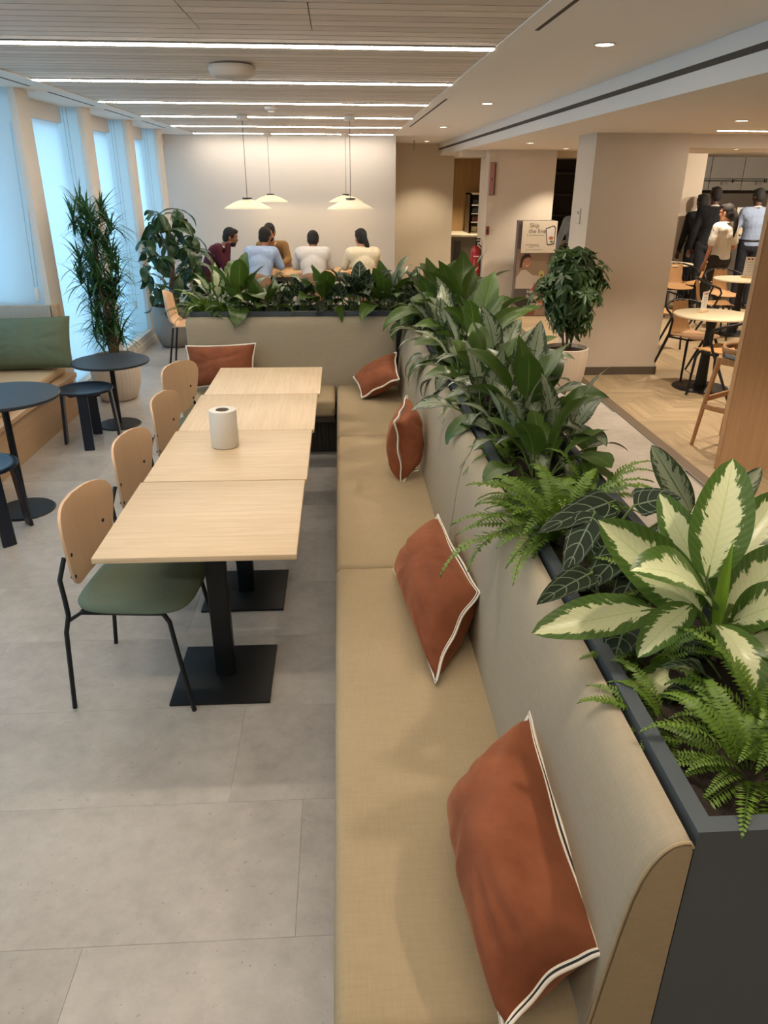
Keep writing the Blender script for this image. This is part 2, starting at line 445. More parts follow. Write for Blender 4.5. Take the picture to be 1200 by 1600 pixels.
# left window wall : piers, sill, lintels, shades
PIERW = plain('pier_paint', '#D3CCC4', .7, var=.02)
WY = [6.55, 8.17, 9.80, 11.40]
wl = MB().box(-3.5, -3.3, -3.0, -.2, 0, ZC+.1).box(-3.5, -2.45, -3.0, -.2, 0, ZC).build('wall_left', PIERW, smooth=0); struct(wl)
for i, y in enumerate(WY):   # thin front cladding, outer return and back leaf: a saw-tooth bay lit from outside
    struct(MB().box(-2.50, -2.45, y, y+.27, 0, ZC-.008).box(-2.72, -2.50, y+.25, y+.27, 0, ZC-.008).build('pillar', PIERW, smooth=0))
struct(MB().box(-3.3, -2.456, 6.555, 6.82, 0, .95).build('pillar', PIERW, smooth=0))
struct(MB().box(-2.52, -2.44, 6.82, 12.76, 0, .165).build('sill_left', PIERW, smooth=0))
for k, (a, b) in enumerate(((6.82, 8.17), (8.44, 9.80), (10.07, 11.40), (11.67, 12.76))):
    struct(MB().box(-2.44, -2.43, a-.27, b, 0, .08).build('baseboard_left', PIERW, smooth=0))
    struct(MB().box(-2.80, -2.655, a, b, 2.42, ZC-.008).build('lintel', PIERW, smooth=0))
def shademat():
    k = NT('window_shade'); t = k.n('ShaderNodeBsdfTranslucent'); t.inputs[0].default_value = (.80, .86, .90, 1)
    d = k.n('ShaderNodeBsdfDiffuse'); d.inputs[0].default_value = (.72, .75, .78, 1)
    mx = k.n('ShaderNodeMixShader'); mx.inputs[0].default_value = .42
    k.l(t.outputs[0], mx.inputs[1]); k.l(d.outputs[0], mx.inputs[2]); k.l(mx.outputs[0], k.out.inputs[0]); return k.m
SHADE = shademat(); SHADE2 = SHADE
bays = [(6.82, 8.17, -2.69, .02, 2.42), (8.44, 9.80, -2.69, .02, 2.42), (10.07, 11.40, -2.69, .02, 2.42), (11.67, 12.76, -2.69, .02, 2.42),
        (3.3, 6.55, -3.12, .75, 2.45), (-.2, 3.05, -3.12, .1, 2.45)]
for i, y in enumerate(WY):
    x0, z0 = (-3.3, .951) if i == 0 else (-2.70, .02)
    w = struct(MB().box(x0, -2.501, y+.045, y+.06, ZC-.06, ZC-.01).box(x0, -2.501, y+.045, y+.06, z0, z0+.03).build('window_%d' % (i+7), plain('window_frame', '#C9C6C2', .5), smooth=0))
    rect(MB(), (x0, y+.012, z0), (-2.4995, y+.012, z0), (-2.4995, y+.012, ZC-.008), (x0, y+.012, ZC-.008)).build('roller_shade', SHADE2, w, 0)
    if i:
        for dx in (-.10, -.135): MB().tube([(-2.50+dx, y+.006, ZC-.01), (-2.50+dx, y+.006, .45)], .0025, 5).build('pull_cord', plain('cord_grey', '#AEB4B8', .7), w)
        MB().rbox(-2.63, -2.60, y-.004, y+.01, .42, .52, .004, 2).build('cord_weight', PAINT, w)
for i, (a, b, x, z0, z1) in enumerate(bays):
    w = struct(MB().box(x-.1, x-.06, a, a+.05, z0, z1).box(x-.1, x-.06, b-.05, b, z0, z1).box(x-.1, x-.06, a, b, z1-.05, z1).box(x-.1, x-.06, a, b, z0, z0+.05)
               .build('window_%d' % (i+1), plain('window_frame', '#C9C6C2', .5), smooth=0))
    rect(MB(), (x, a, z0+.004), (x, b, z0+.004), (x, b, z1), (x, a, z1)).build('roller_shade', SHADE, w, 0)
    MB().box(x-.004, x+.012, a, b, z0+.004, z0+.03).build('shade_bar', plain('shade_bar', '#C8D2D8', .5), w, 0)
struct(MB().box(-3.3, -3.1, 3.05, 3.3, 0, ZC).box(-3.3, -2.95, 3.05, 6.52, 0, .74).box(-3.3, -3.0, -.2, 6.56, 2.44, ZC).build('wall_alcove', PIERW, smooth=0))
# cords and device on the big pier side facing the camera
t = thing('blind_cord', 'pair of pull cords with white tensioner hanging on the leftmost white pier', 'blind cord', (0, 0, 0))
MB().tube([at(16, 190, y=6.553), at(54, 448, y=6.553)], .003, 5).tube([at(27, 190, y=6.553), at(59, 448, y=6.553)], .003, 5).build('cord', plain('cord_grey', '#AEB4B8', .7), t)
p = at(58, 460, y=6.553); MB().rbox(p.x-.018, p.x+.018, 6.538, 6.558, p.z-.06, p.z+.05, .008, 2).build('tensioner', PAINT, t)
# pillars and lintels on the right
pc = MB().box(2.50, 3.43, 7.81, 8.40, .085, ZL).build('pillar', PLASTER, smooth=0); struct(pc)
MB().box(2.49, 3.44, 7.80, 8.41, 0, .085).build('plinth', plain('dark_plinth', '#5B5046', .5), pc, 0)
struct(MB().box(2.25, 3.27, 12.0, 12.7, 0, ZL).build('pillar', PLASTER, smooth=0))
struct(MB().box(4.5, 6.04, 13.0, 13.3, 0, 2.5).build('wall_stub', PLASTER, smooth=0))
struct(MB().box(3.43, 9.3, 7.9, 8.1, 2.235, ZL).build('lintel', PLASTER, smooth=0))
struct(MB().box(1.88, 2.25, 12.3, 12.6, 2.27, ZL).box(3.27, 4.5, 12.4, 12.6, 2.27, ZL).build('lintel', PLASTER, smooth=0))
# wooden screen panel at the right edge
wp = thing('wood_panel', 'tall warm oak screen panel at the right edge of the picture', 'panel', (2.73, 4.885, 0))
MB().box(0, .012, 0, .05, 0, ZL-.002).build('edge_strip', wood('edge_oak', '#AB825B', '#BD966D', 2, .8), wp, 0)
MB().box(.012, 1.3, 0, .05, 0, ZL-.002).build('face_board', WARMWOOD, wp, 0)
# niche : back panel, counter, display fridge
struct(MB().box(2.16, 4.0, 16.6, 16.7, 0, 2.5).build('wall_niche', wood('niche_oak', '#A07A4C', '#B58E5C', 2, .5), smooth=0))
ct = thing('counter', 'pale counter in the niche behind the beige pillar, under the oak panel', 'counter', (0, 0, 0))
MB().rbox(2.18, 3.6, 15.3, 16.59, .93, .97, .006, 1).build('worktop', plain('cream_top', '#DDCFAE', .4), ct)
MB().box(2.2, 3.55, 15.45, 16.55, 0, .93).build('cabinet', plain('taupe_cabinet', '#6E6457', .6), ct, 0)
MB().box(2.28, 2.42, 15.44, 15.45, .42, .85).build('dark_panel', plain('dark_panel', '#3A352F', .4), ct, 0)
MB().box(2.32, 2.40, 15.435, 15.45, .2, .42).build('bright_panel', plain('tan_panel', '#B39058', .4), ct, 0)
fg = thing('display_fridge', 'glass fronted display unit with shelves standing on the niche counter', 'fridge', (2.62, 15.75, .97))
b = MB(); b.box(0, .9, 0, .03, 0, .03).box(0, .03, 0, .6, 0, .75).box(.27, .30, 0, .6, 0, .75).box(0, .9, 0, .6, .72, .75).box(0, .9, .57, .6, 0, .75).box(0, .03, 0, .03, 0, .75)
b.build('case', plain('bronze_case', '#7A6A52', .4, .5), fg, 0)
for z in (.2, .36, .52): MB().box(.03, .87, .03, .57, z, z+.015).build('shelf', plain('shelf_white', '#CFC6B4', .5), fg, 0)
for z, c in ((.215, '#6A3B2A'), (.375, '#2E3A40'), (.535, '#33302C'), (.0301, '#B5A077')):
    q = MB()
    for k in range(4): q.rbox(.06+.2*k, .18+.2*k, .08, .3, z, z+.1, .01, 1)
    stuff(q.build('packs', plain('pack'+c, c, .5), fg))

# ceiling fittings
t = thing('ceiling_disc', 'white rounded square access point disc under the slats', 'ceiling disc', (-.635, 5.24, ZC))
MB().lathe([(0, -.075), (.10, -.075), (.128, -.062), (.145, -.030), (.140, -.012), (.115, -.002), (0, -.002)], 40).build('body', plain('grey_white', '#BDB2A6', .6), t)
MB().lathe([(0, -.077), (.012, -.077), (.012, -.074)], 12).build('logo_dimple', plain('dimple', '#A3988D', .5), t)
t = thing('smoke_detector', 'small white smoke detector in the slats above the pendants', 'detector', (-.63, 8.05, ZC))
MB().lathe([(0, -.05), (.03, -.05), (.04, -.035), (.06, -.02), (.065, 0), (0, 0)], 24).build('body', PAINT, t)
MB().lathe([(.041, -.034), (.05, -.03), (.043, -.026)], 24).build('grille', DARKGAP, t)
def downlight(x, y, z, lab, on=True, power=1.0, size=.045, cone=100, aim=None):
    t = thing('downlight', lab, 'downlight', (x, y, z), 0, 'round recessed downlights')
    MB().lathe([(size+.014, -.003), (size+.010, -.006), (size, -.004), (size, 0)], 28).build('trim_ring', CEILW, t)
    MB().lathe([(0, -.002), (size, -.002)], 28).build('lens', SPOTM if on else plain('off_lens', '#C8C0B4', .4), t, 0)
    if on:
        l = bpy.data.lights.new('spot', 'SPOT'); l.energy = SPOT_W*power; l.color = WARM; l.spot_size = rad(cone); l.spot_blend = .6; l.shadow_soft_size = size*.8
        o = bpy.data.objects.new('spot_lamp', l); COL.objects.link(o); o.parent = t; o.location = (0, 0, -.03)
        if aim: o.rotation_euler = V(aim).to_track_quat('-Z', 'Y').to_euler()
    return t
zr = ZC-.006
downlight(1.37, 4.32, zr, 'round downlight in the right white ceiling nearest the camera', True, .6)
downlight(1.35, 7.45, zr, 'round downlight in the right white ceiling, second from the camera', True, .5)
downlight(1.36, 10.55, zr, 'round downlight in the right white ceiling, farthest along the row', True, .5)
downlight(1.37, 1.18, zr, 'round downlight above the near planter, out of view', True, .45, .06)
downlight(1.37, -1.9, zr, 'round downlight behind the camera', True, 1.6)
downlight(1.55, 14.2, zr, 'round downlight over the recessed beige wall', True, .9)
downlight(2.35, 9.9, ZL, 'round downlight in the low ceiling before the far pillar', True, .9)
downlight(3.22, 11.4, ZL, 'round downlight in the low ceiling beside the poster', True, .9)
downlight(3.1, 6.2, ZL, 'round downlight in the low ceiling over the bar stool', True, 1.3)
downlight(4.6, 8.9, ZL, 'round downlight in the low ceiling over the cafe tables', True, 1.6)
downlight(5.6, 11.2, ZL, 'round downlight in the low ceiling over the far cafe chairs', True, 1.4)
downlight(3.3, 3.2, ZL, 'round downlight in the low ceiling right of the camera', True, 1.3)
downlight(6.8, 10.2, ZL, 'added fill downlight in the low ceiling before the servery, out of view', True, 1.5)  # unseen lamp added to brighten the cafe side
downlight(4.6, 6.2, ZL, 'added fill downlight in the low ceiling right of the oak screen, out of view', True, 1.5)  # also added beyond the frame, lifts the cafe light level
downlight(2.3, 13.6, ZL, 'round downlight in the passage before the niche', True, 1.0)
downlight(2.6, 15.6, ZL, 'round downlight over the niche counter', True, 1.0)
downlight(6.7, 10.7, ZL, 'added unseen fill downlight aimed at the servery, left of two', True, 1.2, .045, 110, (.05, .8, -.35))  # added fill, tilted to lighten the dark upper cabinets
downlight(7.6, 10.7, ZL, 'added unseen fill downlight aimed at the servery, right of two', True, 1.6, .045, 110, (0, .8, -.35))  # second added fill for the cabinets, hidden from the camera
t = thing('sprinkler', 'small chrome rod sprinkler under the right white ceiling by the recess', 'sprinkler', (1.31, 14.0, zr))
MB().tube([(0, 0, 0), (0, 0, -.14)], .008, 8).build('rod', CHROME, t); MB().lathe([(0, -.14), (.02, -.145), (0, -.15)], 12).build('deflector', CHROME, t)
t = thing('linear_light', 'linear light in the low ceiling at the top right over the cafe', 'ceiling light', (4.6, 7.3, ZL), 0)
MB().box(-1.17, 1.17, -.035, .035, -.006, .001).build('housing', CEILW, t, 0); MB().box(-1.15, 1.15, -.02, .02, -.009, -.004).build('diffuser', LEDM, t, 0)
# ================================================================== BANQUETTE
SEAMS = (.86, 2.70, 4.44, 5.712)
ord3 = ('nearest the camera', 'in the middle of the run', 'in the far corner')
BQ = []
for i in range(3):
    a, b = SEAMS[i]+.002, SEAMS[i+1]-.002
    t = thing('banquette', 'beige upholstered section of the long banquette, '+ord3[i], 'banquette', (0, 0, 0), 0, 'sections of the long banquette'); BQ.append(t)
    mb = MB()
    def sec(y, ins):
        pts = []
        x0, x1, z0, z1 = -.04+ins, .45, .315+ins, .455-ins; r = .028
        for cx, cz, q0 in ((x1-.004, z1-.004, 0), (x0+r, z1-r, 90), (x0+r, z0+r, 180), (x1-.004, z0+.004, 270)):
            rr = r if q0 in (90, 180) else .004
            for k in range(5):
                q = rad(q0+k*22.5); pts.append((cx+rr*cos(q), y, cz+rr*sin(q)))
        return pts
    ys = [(a, .02), (a+.004, .010), (a+.012, .004), (a+.026, 0)] + [(a+.026+(b-a-.052)*k/8, 0) for k in range(1, 9)] + [(b-.012, .004), (b-.004, .010), (b, .02)]
    loft_prof(mb, [sec(y, s) for y, s in ys][::-1]); mb.build('seat', SEATF, t, 50)
    MB().box(.03, .44, a, b, .28, .316).build('seat_board', DARKGAP, t, 0)
    q = MB(); q.box(.09, .44, a, b, 0, .28)
    nn = int((b-a)/.03)
    for k in range(nn): q.box(.078, .0905, a+.008+k*.03, a+.026+k*.03, .02, .275)
    q.build('fluted_base', plain('base_dark', '#3E362E', .6), t, 0)
def back_prof(ins=0):
    pts = [(.432, .455), (.437, .50), (.448, .62), (.460, .74), (.469, .81), (.479, .858), (.492, .895), (.508, .921), (.525, .936), (.541, .942), (.554, .941), (.560, .930), (.560, .10), (.46, .10), (.432, .42)]
    c = V((.51, .6))
    out = []
    for x, z in pts:
        d = V((x, z))-c; out.append((x+ins*min(1, max(0, (.535-x)/.05)), z-ins*min(1, max(0, (z-.80)/.12))))
    return out
for i in range(3):
    a, b = SEAMS[i]+.002+(.08 if i else 0)-(.02 if i == 0 else 0), SEAMS[i+1]-.002+(.08 if i < 2 else .14)
    t = BQ[i]
    ys = [(a, .008), (a+.002, .003), (a+.006, .001), (a+.022, 0)]+[(a+.022+(b-a-.044)*k/10, 0) for k in range(1, 11)]+[(b-.010, .002), (b-.003, .007), (b, .016)]
    mb = MB(); loft_prof(mb, [[(x, y, z) for x, z in back_prof(s)] for y, s in ys]); mb.build('backrest', BACKF, t, 35)
    if i == 0:
        pr0 = back_prof(.010); e = MB(); n_ = len(pr0)
        e.add([(x, a-.003, z) for x, z in pr0]+[(x, a+.004, z) for x, z in pr0], [tuple(range(n_)), tuple(range(2*n_-1, n_-1, -1))]+[(k, n_+k, n_+(k+1) % n_, (k+1) % n_) for k in range(n_)]); ep = e.build('end_panel', SEATF, t, 30)
        MB().tube([(x, a-.001, z) for x, z in back_prof(.004)[:12]], .0035, 6).build('welt', SEATF, ep, 60)
# rear wing
t = thing('banquette', 'short rear banquette wing with wide greige backrest below the rear planter', 'banquette', (0, 0, 0))
MB().rbox(-1.17, -.055, 5.25, 5.74, .325, .455, .028, 4).build('seat', SEATF, t, 50)
MB().box(-1.15, -.06, 5.32, 5.73, .27, .326).build('seat_board', plain('base_taupe', '#6A5A48', .7), t, 0)
q = MB(); q.box(-1.13, .07, 5.42, 5.73, 0, .27)
for k in range(37): q.box(-1.12+k*.03, -1.102+k*.03, 5.408, 5.421, .02, .265)
q.build('fluted_base', plain('base_dark', '#3E362E', .6), t, 0)
mb = MB(); xs = [(-1.185, .02), (-1.181, .008), (-1.172, .002), (-1.16, 0)]+[(-1.16+1.57*k/10, 0) for k in range(1, 11)]+[(.42, .004), (.428, .01)]
pr = [(5.715, .44), (5.722, .55), (5.74, .72), (5.756, .88), (5.764, .92), (5.776, .948), (5.79, .96), (5.81, .966), (5.83, .964), (5.838, .95), (5.84, .3), (5.73, .3)]
loft_prof(mb, [[(x, y+(s if y < 5.76 else 0), z-(s if z > .9 else 0)) for y, z in pr] for x, s in xs][::-1]); mb.build('backrest', BACKF, t, 35)
MB().box(-1.17, .42, 5.73, 5.839, 0, .3).build('kick_board', DARKGAP, t, 0)

# planters
def planter(name, lab, x0, x1, y0, y1, zt):
    t = thing(name, lab, 'planter', (0, 0, 0)); w = .032
    m = MB(); m.box(x0, x1, y0, y0+w, 0, zt).box(x0, x1, y1-w, y1, 0, zt).box(x0, x0+w, y0+w, y1-w, 0, zt).box(x1-w, x1, y0+w, y1-w, 0, zt)
    m.build('shell', PLANTERM, t, 0)
    def sf(u, v): return (x0+w+(x1-x0-2*w)*u, y0+w+(y1-y0-2*w)*v, zt-.05+.02*math.sin(u*17+v*31)*math.sin(v*57)+random.uniform(-.008, .008))
    MB().grid(sf, 14 if x1-x0 < 1 else 70, 90 if y1-y0 > 1 else 12).build('soil', SOIL, t, 180)
    return t
planter('planter_box', 'long dark grey metal planter box running behind the long banquette', .566, .93, .845, 5.84, .955)
planter('planter_box', 'dark grey metal planter box behind the rear banquette wing', -1.16, .93, 5.846, 6.2, 1.0)

# ================================================================== TABLES + roll
tn = ['square pale oak cafe table nearest the camera', 'square pale oak table second from the camera', 'square pale oak table third from the camera, behind the paper roll', 'square pale oak table farthest away, by the rear bench']
for i, (x, y) in enumerate(((-.515, 2.602), (-.507, 3.304), (-.497, 4.003), (-.482, 4.706))):
    t = thing('dining_table', tn[i], 'table', (x, y, 0), 0, 'oak tables along the banquette')
    mt = OAK if i < 2 else OAK2
    MB().rbox(-.348, .348, -.3475, .3475, .728, .75, .004, 2).build('tabletop', mt, t)
    MB().rbox(-.2, .2, -.2, .2, 0, .012, .003, 2).build('base_plate', BLACK, t)
    MB().rbox(-.04, .04, -.025, .025, .012, .70, .006, 2).build('column', BLACK, t)
    MB().box(-.25, .25, -.03, .03, .70, .728).box(-.03, .03, -.25, .25, .70, .728).build('top_bracket', BLACK, t, 0)
t = thing('paper_roll', 'white paper towel roll standing on the second oak table', 'paper roll', (-.57, 3.41, .75))
MB().lathe([(.026, .002), (.062, .002), (.065, .006), (.065, .176), (.063, .181), (.032, .181)], 40).build('paper', plain('paper_white', '#DCD6CC', .9, var=.02), t)
MB().lathe([(.032, .181), (.029, .18), (.029, .01), (.026, .004)], 32).build('cardboard_core', plain('cardboard', '#8C8072', .9), t)

# ================================================================== DINING CHAIRS (face +x)
def dining_chair(lab, loc, rz, group):
    t = thing('dining_chair', lab, 'chair', loc, rz, group)
    def sf(u, v):
        a = 2*pi*u; return None
    m = MB(); N = 40; rings = []
    def sq(a, hx, hy, e=4.0):
        c, s = cos(a), sin(a); return V((abs(c)**(2/e)*hx*(1 if c > 0 else -1), abs(s)**(2/e)*hy*(1 if s > 0 else -1), 0))
    for f_, z in ((.0, .484), (.6, .483), (.86, .478), (.96, .468), (1.0, .455), (.985, .442), (.93, .436), (0.0, .436)):
        rings.append([sq(2*pi*k/N, .225*f_, .228*f_)+V((.035, 0, z)) for k in range(N)])
    loft_prof(m, rings[::-1]); m.build('seat', GREENF, t, 60)
    # curved plywood backrest
    m = MB(); hw, hh = .228, .170
    def bp(y, z, off):
        c = .05*(y/hw)**2; return V((-.193 + c - .04*(z) - off, y, .665+z))
    fr, bk = [], []
    for ring in range(7):
        s = ring/6
        for k in range(N):
            q = sq(2*pi*k/N, hw*s, hh*s, 3.4); yy, zz = q.x, q.y
            yy *= 1 - .10*(zz/hh) * (1 if zz < 0 else 1) * -1 if False else 1 + .20*(zz/hh) - .04
            fr.append(bp(yy, zz, 0)); bk.append(bp(yy, zz, .011))
    fs = []
    n1 = len(fr)
    for r_ in range(6):
        for k in range(N):
            a, b_, c_, d = r_*N+k, r_*N+(k+1) % N, (r_+1)*N+(k+1) % N, (r_+1)*N+k
            fs.append((a, d, c_, b_)); fs.append((n1+a, n1+b_, n1+c_, n1+d))
    for k in range(N): fs.append((6*N+k, n1+6*N+k, n1+6*N+(k+1) % N, 6*N+(k+1) % N))
    m.add(fr+bk, fs); back = m.build('backrest', PLY, t, 50)
    for y, z in ((-.155, -.015), (.155, -.015), (-.165, -.10), (.165, -.10)): MB().tube([bp(y, z, .0145), bp(y, z, -.003)], .0075, 10).build('bolt', BLACK, back)
    for s in (-1, 1):
        MB().tube([(.245, .225*s, 0), (.20, .212*s, .30), (.185, .205*s, .40), (.16, .195*s, .432)], .0095, 8).build('leg', BLACK, t)
        MB().tube([(-.235, .225*s, 0), (-.205, .23*s, .36), (-.180, .238*s, .44), (-.186, .230*s, .50), (-.204, .205*s, .57), (-.192, .165*s, .645)], .0095, 8).build('leg', BLACK, t)
        MB().tube([(-.197, .231*s, .405), (-.15, .20*s, .428), (.16, .195*s, .428)], .008, 6).build('seat_rail', BLACK, t)
    MB().tube([(-.15, -.2, .428), (-.15, .2, .428)], .008, 6).tube([(.12, -.195, .428), (.12, .195, .428)], .008, 6).build('cross_bars', BLACK, t)
    return t
cg = 'plywood backed chairs along the oak tables'
c0 = dining_chair('plywood backed chair with green seat at the nearest oak table', (-.835, 2.62, 0), rad(-5), cg)
dup(c0, (-.835, 3.31, 0), rad(-6), 'plywood backed chair second from the camera along the oak tables')
dup(c0, (-.83, 4.02, 0), rad(-5), 'plywood backed chair third from the camera along the oak tables')
dup(c0, (-.91, 4.76, 0), rad(-17), 'plywood backed chair farthest along the oak tables, by the rust cushion')

# ================================================================== CUSHIONS
def cushion(lab, A, B, C, D, th, seed, mat, piped=True, name='cushion', stripe=True, sag=.10):
    rr = random.Random(seed); A, B, C, D = map(V, (A, B, C, D))
    t = thing(name, lab, 'cushion', (A+B+C+D)/4)
    o = t.location; nrm = ((B-A).cross(D-A)).normalized()
    ph = [rr.uniform(0, 6) for _ in range(8)]
    def base(u, v):
        pu, pv = 2*u-1, 2*v-1
        su = pu*(1-sag*(1-pv*pv)*1.0*abs(pu)); sv = pv*(1-sag*(1-pu*pu)*abs(pv))
        a, b = (su+1)/2, (sv+1)/2
        return A*(1-a)*(1-b)+B*a*(1-b)+C*a*b+D*(1-a)*b - o
    def puff(u, v):
        pu, pv = 2*u-1, 2*v-1
        h = max(0, (1-pu*pu)*(1-pv*pv))**.42
        e = max(abs(pu), abs(pv))
        ang = math.atan2(pv, pu)
        wr = .05*e**3*(1-e)*4*math.sin(ang*7+ph[0]+e*3+math.sin(ang*3+ph[5]))+.05*math.sin(pu*3.1+ph[1]+pv)*math.sin(pv*2.3+ph[2])*(1-e)+.05*e*e*(1-e)*4*math.sin(ang*13+ph[3])*math.sin(ang*2+ph[6])-.10*math.exp(-((pu*math.cos(ph[4])+pv*math.sin(ph[4])-.25)/.12)**2)*e*(1-e)*2
        return h*(1+wr*1.5)*th
    n = 26
    m = MB()
    for sgn in (1, -1):
        def fn(u, v, s=sgn): return base(u, v)+nrm*(s*puff(u, v))
        b0 = len(m.f); m.grid(fn, n, n, 0, False)
        if sgn < 0: m.f[b0:] = [f[::-1] for f in m.f[b0:]]
    body = m.build('cover', mat, t, 180)
    if piped:
        ed = [(i/40, 0) for i in range(40)]+[(1, i/40) for i in range(40)]+[(1-i/40, 1) for i in range(40)]+[(0, 1-i/40) for i in range(40)]
        pts = [base(u, v)+nrm*.004*math.sin(i*.35+ph[4]) for i, (u, v) in enumerate(ed)]
        cen = V((0, 0, 0))
        outp = [p+(p-cen).normalized()*.003 for p in pts]
        if stripe:
            def ring(off, r): return MB().tube([p+(p-cen).normalized()*off for p in outp], r, 6, closed=True)
            pp = ring(-.001, .0042).build('piping', PIPEW, t, 180); ring(.0095, .0042).build('piping_edge', PIPEW, pp, 180)
            ring(.0042, .0040).build('piping_stripe', PIPEB, pp, 180)
        else: MB().tube(outp, .0068, 6, closed=True).build('piping', PIPEW, t, 180)
    else:
        MB().tube([base(*q) for q in [(i/30, 0) for i in range(30)]+[(1, i/30) for i in range(30)]+[(1-i/30, 1) for i in range(30)]+[(0, 1-i/30) for i in range(30)]], .004, 5, closed=True).build('seam', mat, t, 180)
    return t
cushion('rust velvet cushion with striped piping nearest the camera, leaning on the backrest', at(828, 1118, x=.455), at(938, 1483, x=.455), at(788, 1610, z=.52), at(703, 1262, z=.50), .15, 1, RUST)
cushion('rust velvet cushion second from the camera on the long banquette', at(685, 808, x=.385), at(746, 925, x=.445), at(680, 1062, z=.475), at(617, 890, x=.20), .13, 2, RUST)
cushion('rust velvet cushion third from the camera, seen edge-on', at(635, 620, x=.365), at(650, 732, x=.385), at(628, 753, x=.31), at(618, 660, x=.27), .10, 3, RUST)
cushion('crumpled rust velvet cushion lying in the far corner of the banquette', at(619, 551, y=5.62), at(623, 592, x=.40), at(566, 621, z=.475), at(553, 590, y=5.60), .09, 4, RUST, stripe=False)
cushion('rust velvet cushion with pale piping on the rear bench behind the last chair', at(291, 541, y=5.62), at(399, 537, y=5.62), at(396, 600, y=5.52), at(296, 606, y=5.52), .10, 5, RUST, stripe=False, sag=.07)
cushion('large olive green cushion on the window bench at the left', at(-22, 498, y=6.42), at(108, 494, y=6.42), at(114, 574, y=6.28), at(-22, 580, y=6.28), .14, 6, OLIVE, False, sag=.04)

# ================================================================== WINDOW BENCH (left)
t = thing('window_bench', 'built-in light wood window bench with tan pad at the left', 'bench', (0, 0, 0))
LW = wood('light_ply_y', '#B79470', '#C9A782', 1, .7, .5, False, .6)
MB().box(-2.93, -2.37, 3.32, 6.53, 0, .335).build('front_box', LW, t, 0)
MB().rbox(-2.945, -2.335, 3.32, 6.545, .336, .376, .004, 1).build('seat_board', LW, t)
MB().rbox(-2.94, -2.415, 4.9, 6.53, .377, .455, .022, 4).build('pad', plain('tan_pad', '#BFA480', .85, var=.05, bump=.1), t, 50)
MB().rbox(-2.95, -2.46, 6.518, 6.548, .377, .955, .004, 1).build('end_board', wood('pale_board', '#A59C8E', '#B5AC9E', 2, .8, .6, False, .5), t)
MB().box(-2.449, -2.40, 6.53, 6.60, .72, .955).build('edge_block', LW, t, 0)
# black pedestal tables and navy stools
def bistro(lab, x, y, z, r):
    t = thing('bistro_table', lab, 'table', (x, y, 0), 0)
    MB().lathe([(0, z-.022), (r-.006, z-.022), (r, z-.016), (r, z-.004), (r-.004, z), (0, z)], 56).build('tabletop', plain('charcoal_top', '#2B3138', .5, var=.05), t)
    MB().tube([(0, 0, .01), (0, 0, z-.022)], .021, 14).build('column', BLACK, t)
    MB().lathe([(0, 0), (.178, 0), (.18, .004), (.172, .012), (.03, .016), (0, .016)], 44).build('base_disc', BLACK, t)
    return t
bistro('low charcoal round table beside the fluted pot', -1.92, 6.20, .555, .312)
bistro('taller charcoal round table cut by the left edge', -2.03, 4.40, .75, .325)
def stool(lab, x, y, rz):
    t = thing('stool', lab, 'stool', (x, y, 0), rz)
    MB().lathe([(0, .437), (.10, .438), (.17, .442), (.198, .447), (.206, .444), (.207, .432), (.198, .424), (0, .420)], 48).build('seat', NAVY, t)
    for k in range(4):
        q = pi/4+k*pi/2; R = Matrix.Rotation(q, 4, 'Z') @ Matrix.Rotation(rad(-5), 4, 'Y')
        m = MB().rbox(-.011, .011, -.038, .038, -.425, .0, .003, 1, mat=None)
        m.v = [tuple(Matrix.Rotation(q, 4, 'Z') @ (Matrix.Translation((.178, 0, .424)) @ (Matrix.Rotation(rad(-4), 4, 'Y') @ V(p)))) for p in m.v]
        m.build('leg', NAVY, t)
    MB().box(-.15, .15, -.018, .018, .398, .42).box(-.018, .018, -.15, .15, .398, .42).build('cross_brace', NAVY, t, 0)
stool('navy lacquered round stool between the two charcoal tables', -2.0, 5.74, rad(-37))
stool('navy lacquered round stool cut by the left edge under the taller table', -2.07, 4.03, rad(0))

# ================================================================== PENDANTS
pl_ = [('front left', -1.02, 9.0, 1.645), ('front right', .135, 8.95, 1.645), ('rear left', -1.03, 12.2, 1.64), ('rear right', .115, 12.2, 1.64)]
for nm, x, y, z in pl_:
    t = thing('pendant_lamp', 'shallow cream dome pendant lamp, %s of the four over the dining area' % nm, 'pendant lamp', (x, y, z), 0, 'cream pendant lamps')
    MB().lathe([(0, .088), (.035, .088), (.075, .080), (.15, .055), (.22, .020), (.262, -.004), (.264, -.008), (.255, -.006), (.215, .012), (.145, .046), (.07, .070), (0, .076)], 48).build('shade', LAMPSH if 'LAMPSH' in globals() else plain('cream_shade', '#E6DCBE', .4, var=.01, emit=(1, .9, .62, 1), es=.06), t, 60)
    MB().lathe([(0, .105), (.05, .105), (.055, .098), (.055, .09), (0, .088)], 24).build('cap', BLACK, t)
    MB().tube([(0, 0, .1), (0, 0, ZC-z-.02)], .0035, 6).build('cord', plain('cord_dark', '#4B4845', .7), t)
    MB().lathe([(0, ZC-z-.055), (.058, ZC-z-.055), (.06, ZC-z-.05), (.06, ZC-z-.012)], 28).build('canopy', CEILW, t)
    l = bpy.data.lights.new('bulb', 'POINT'); l.energy = 5; l.color = (1, .82, .55); l.shadow_soft_size = .05
    o = bpy.data.objects.new('bulb_lamp', l); COL.objects.link(o); o.parent = t; o.location = (0, 0, .02)

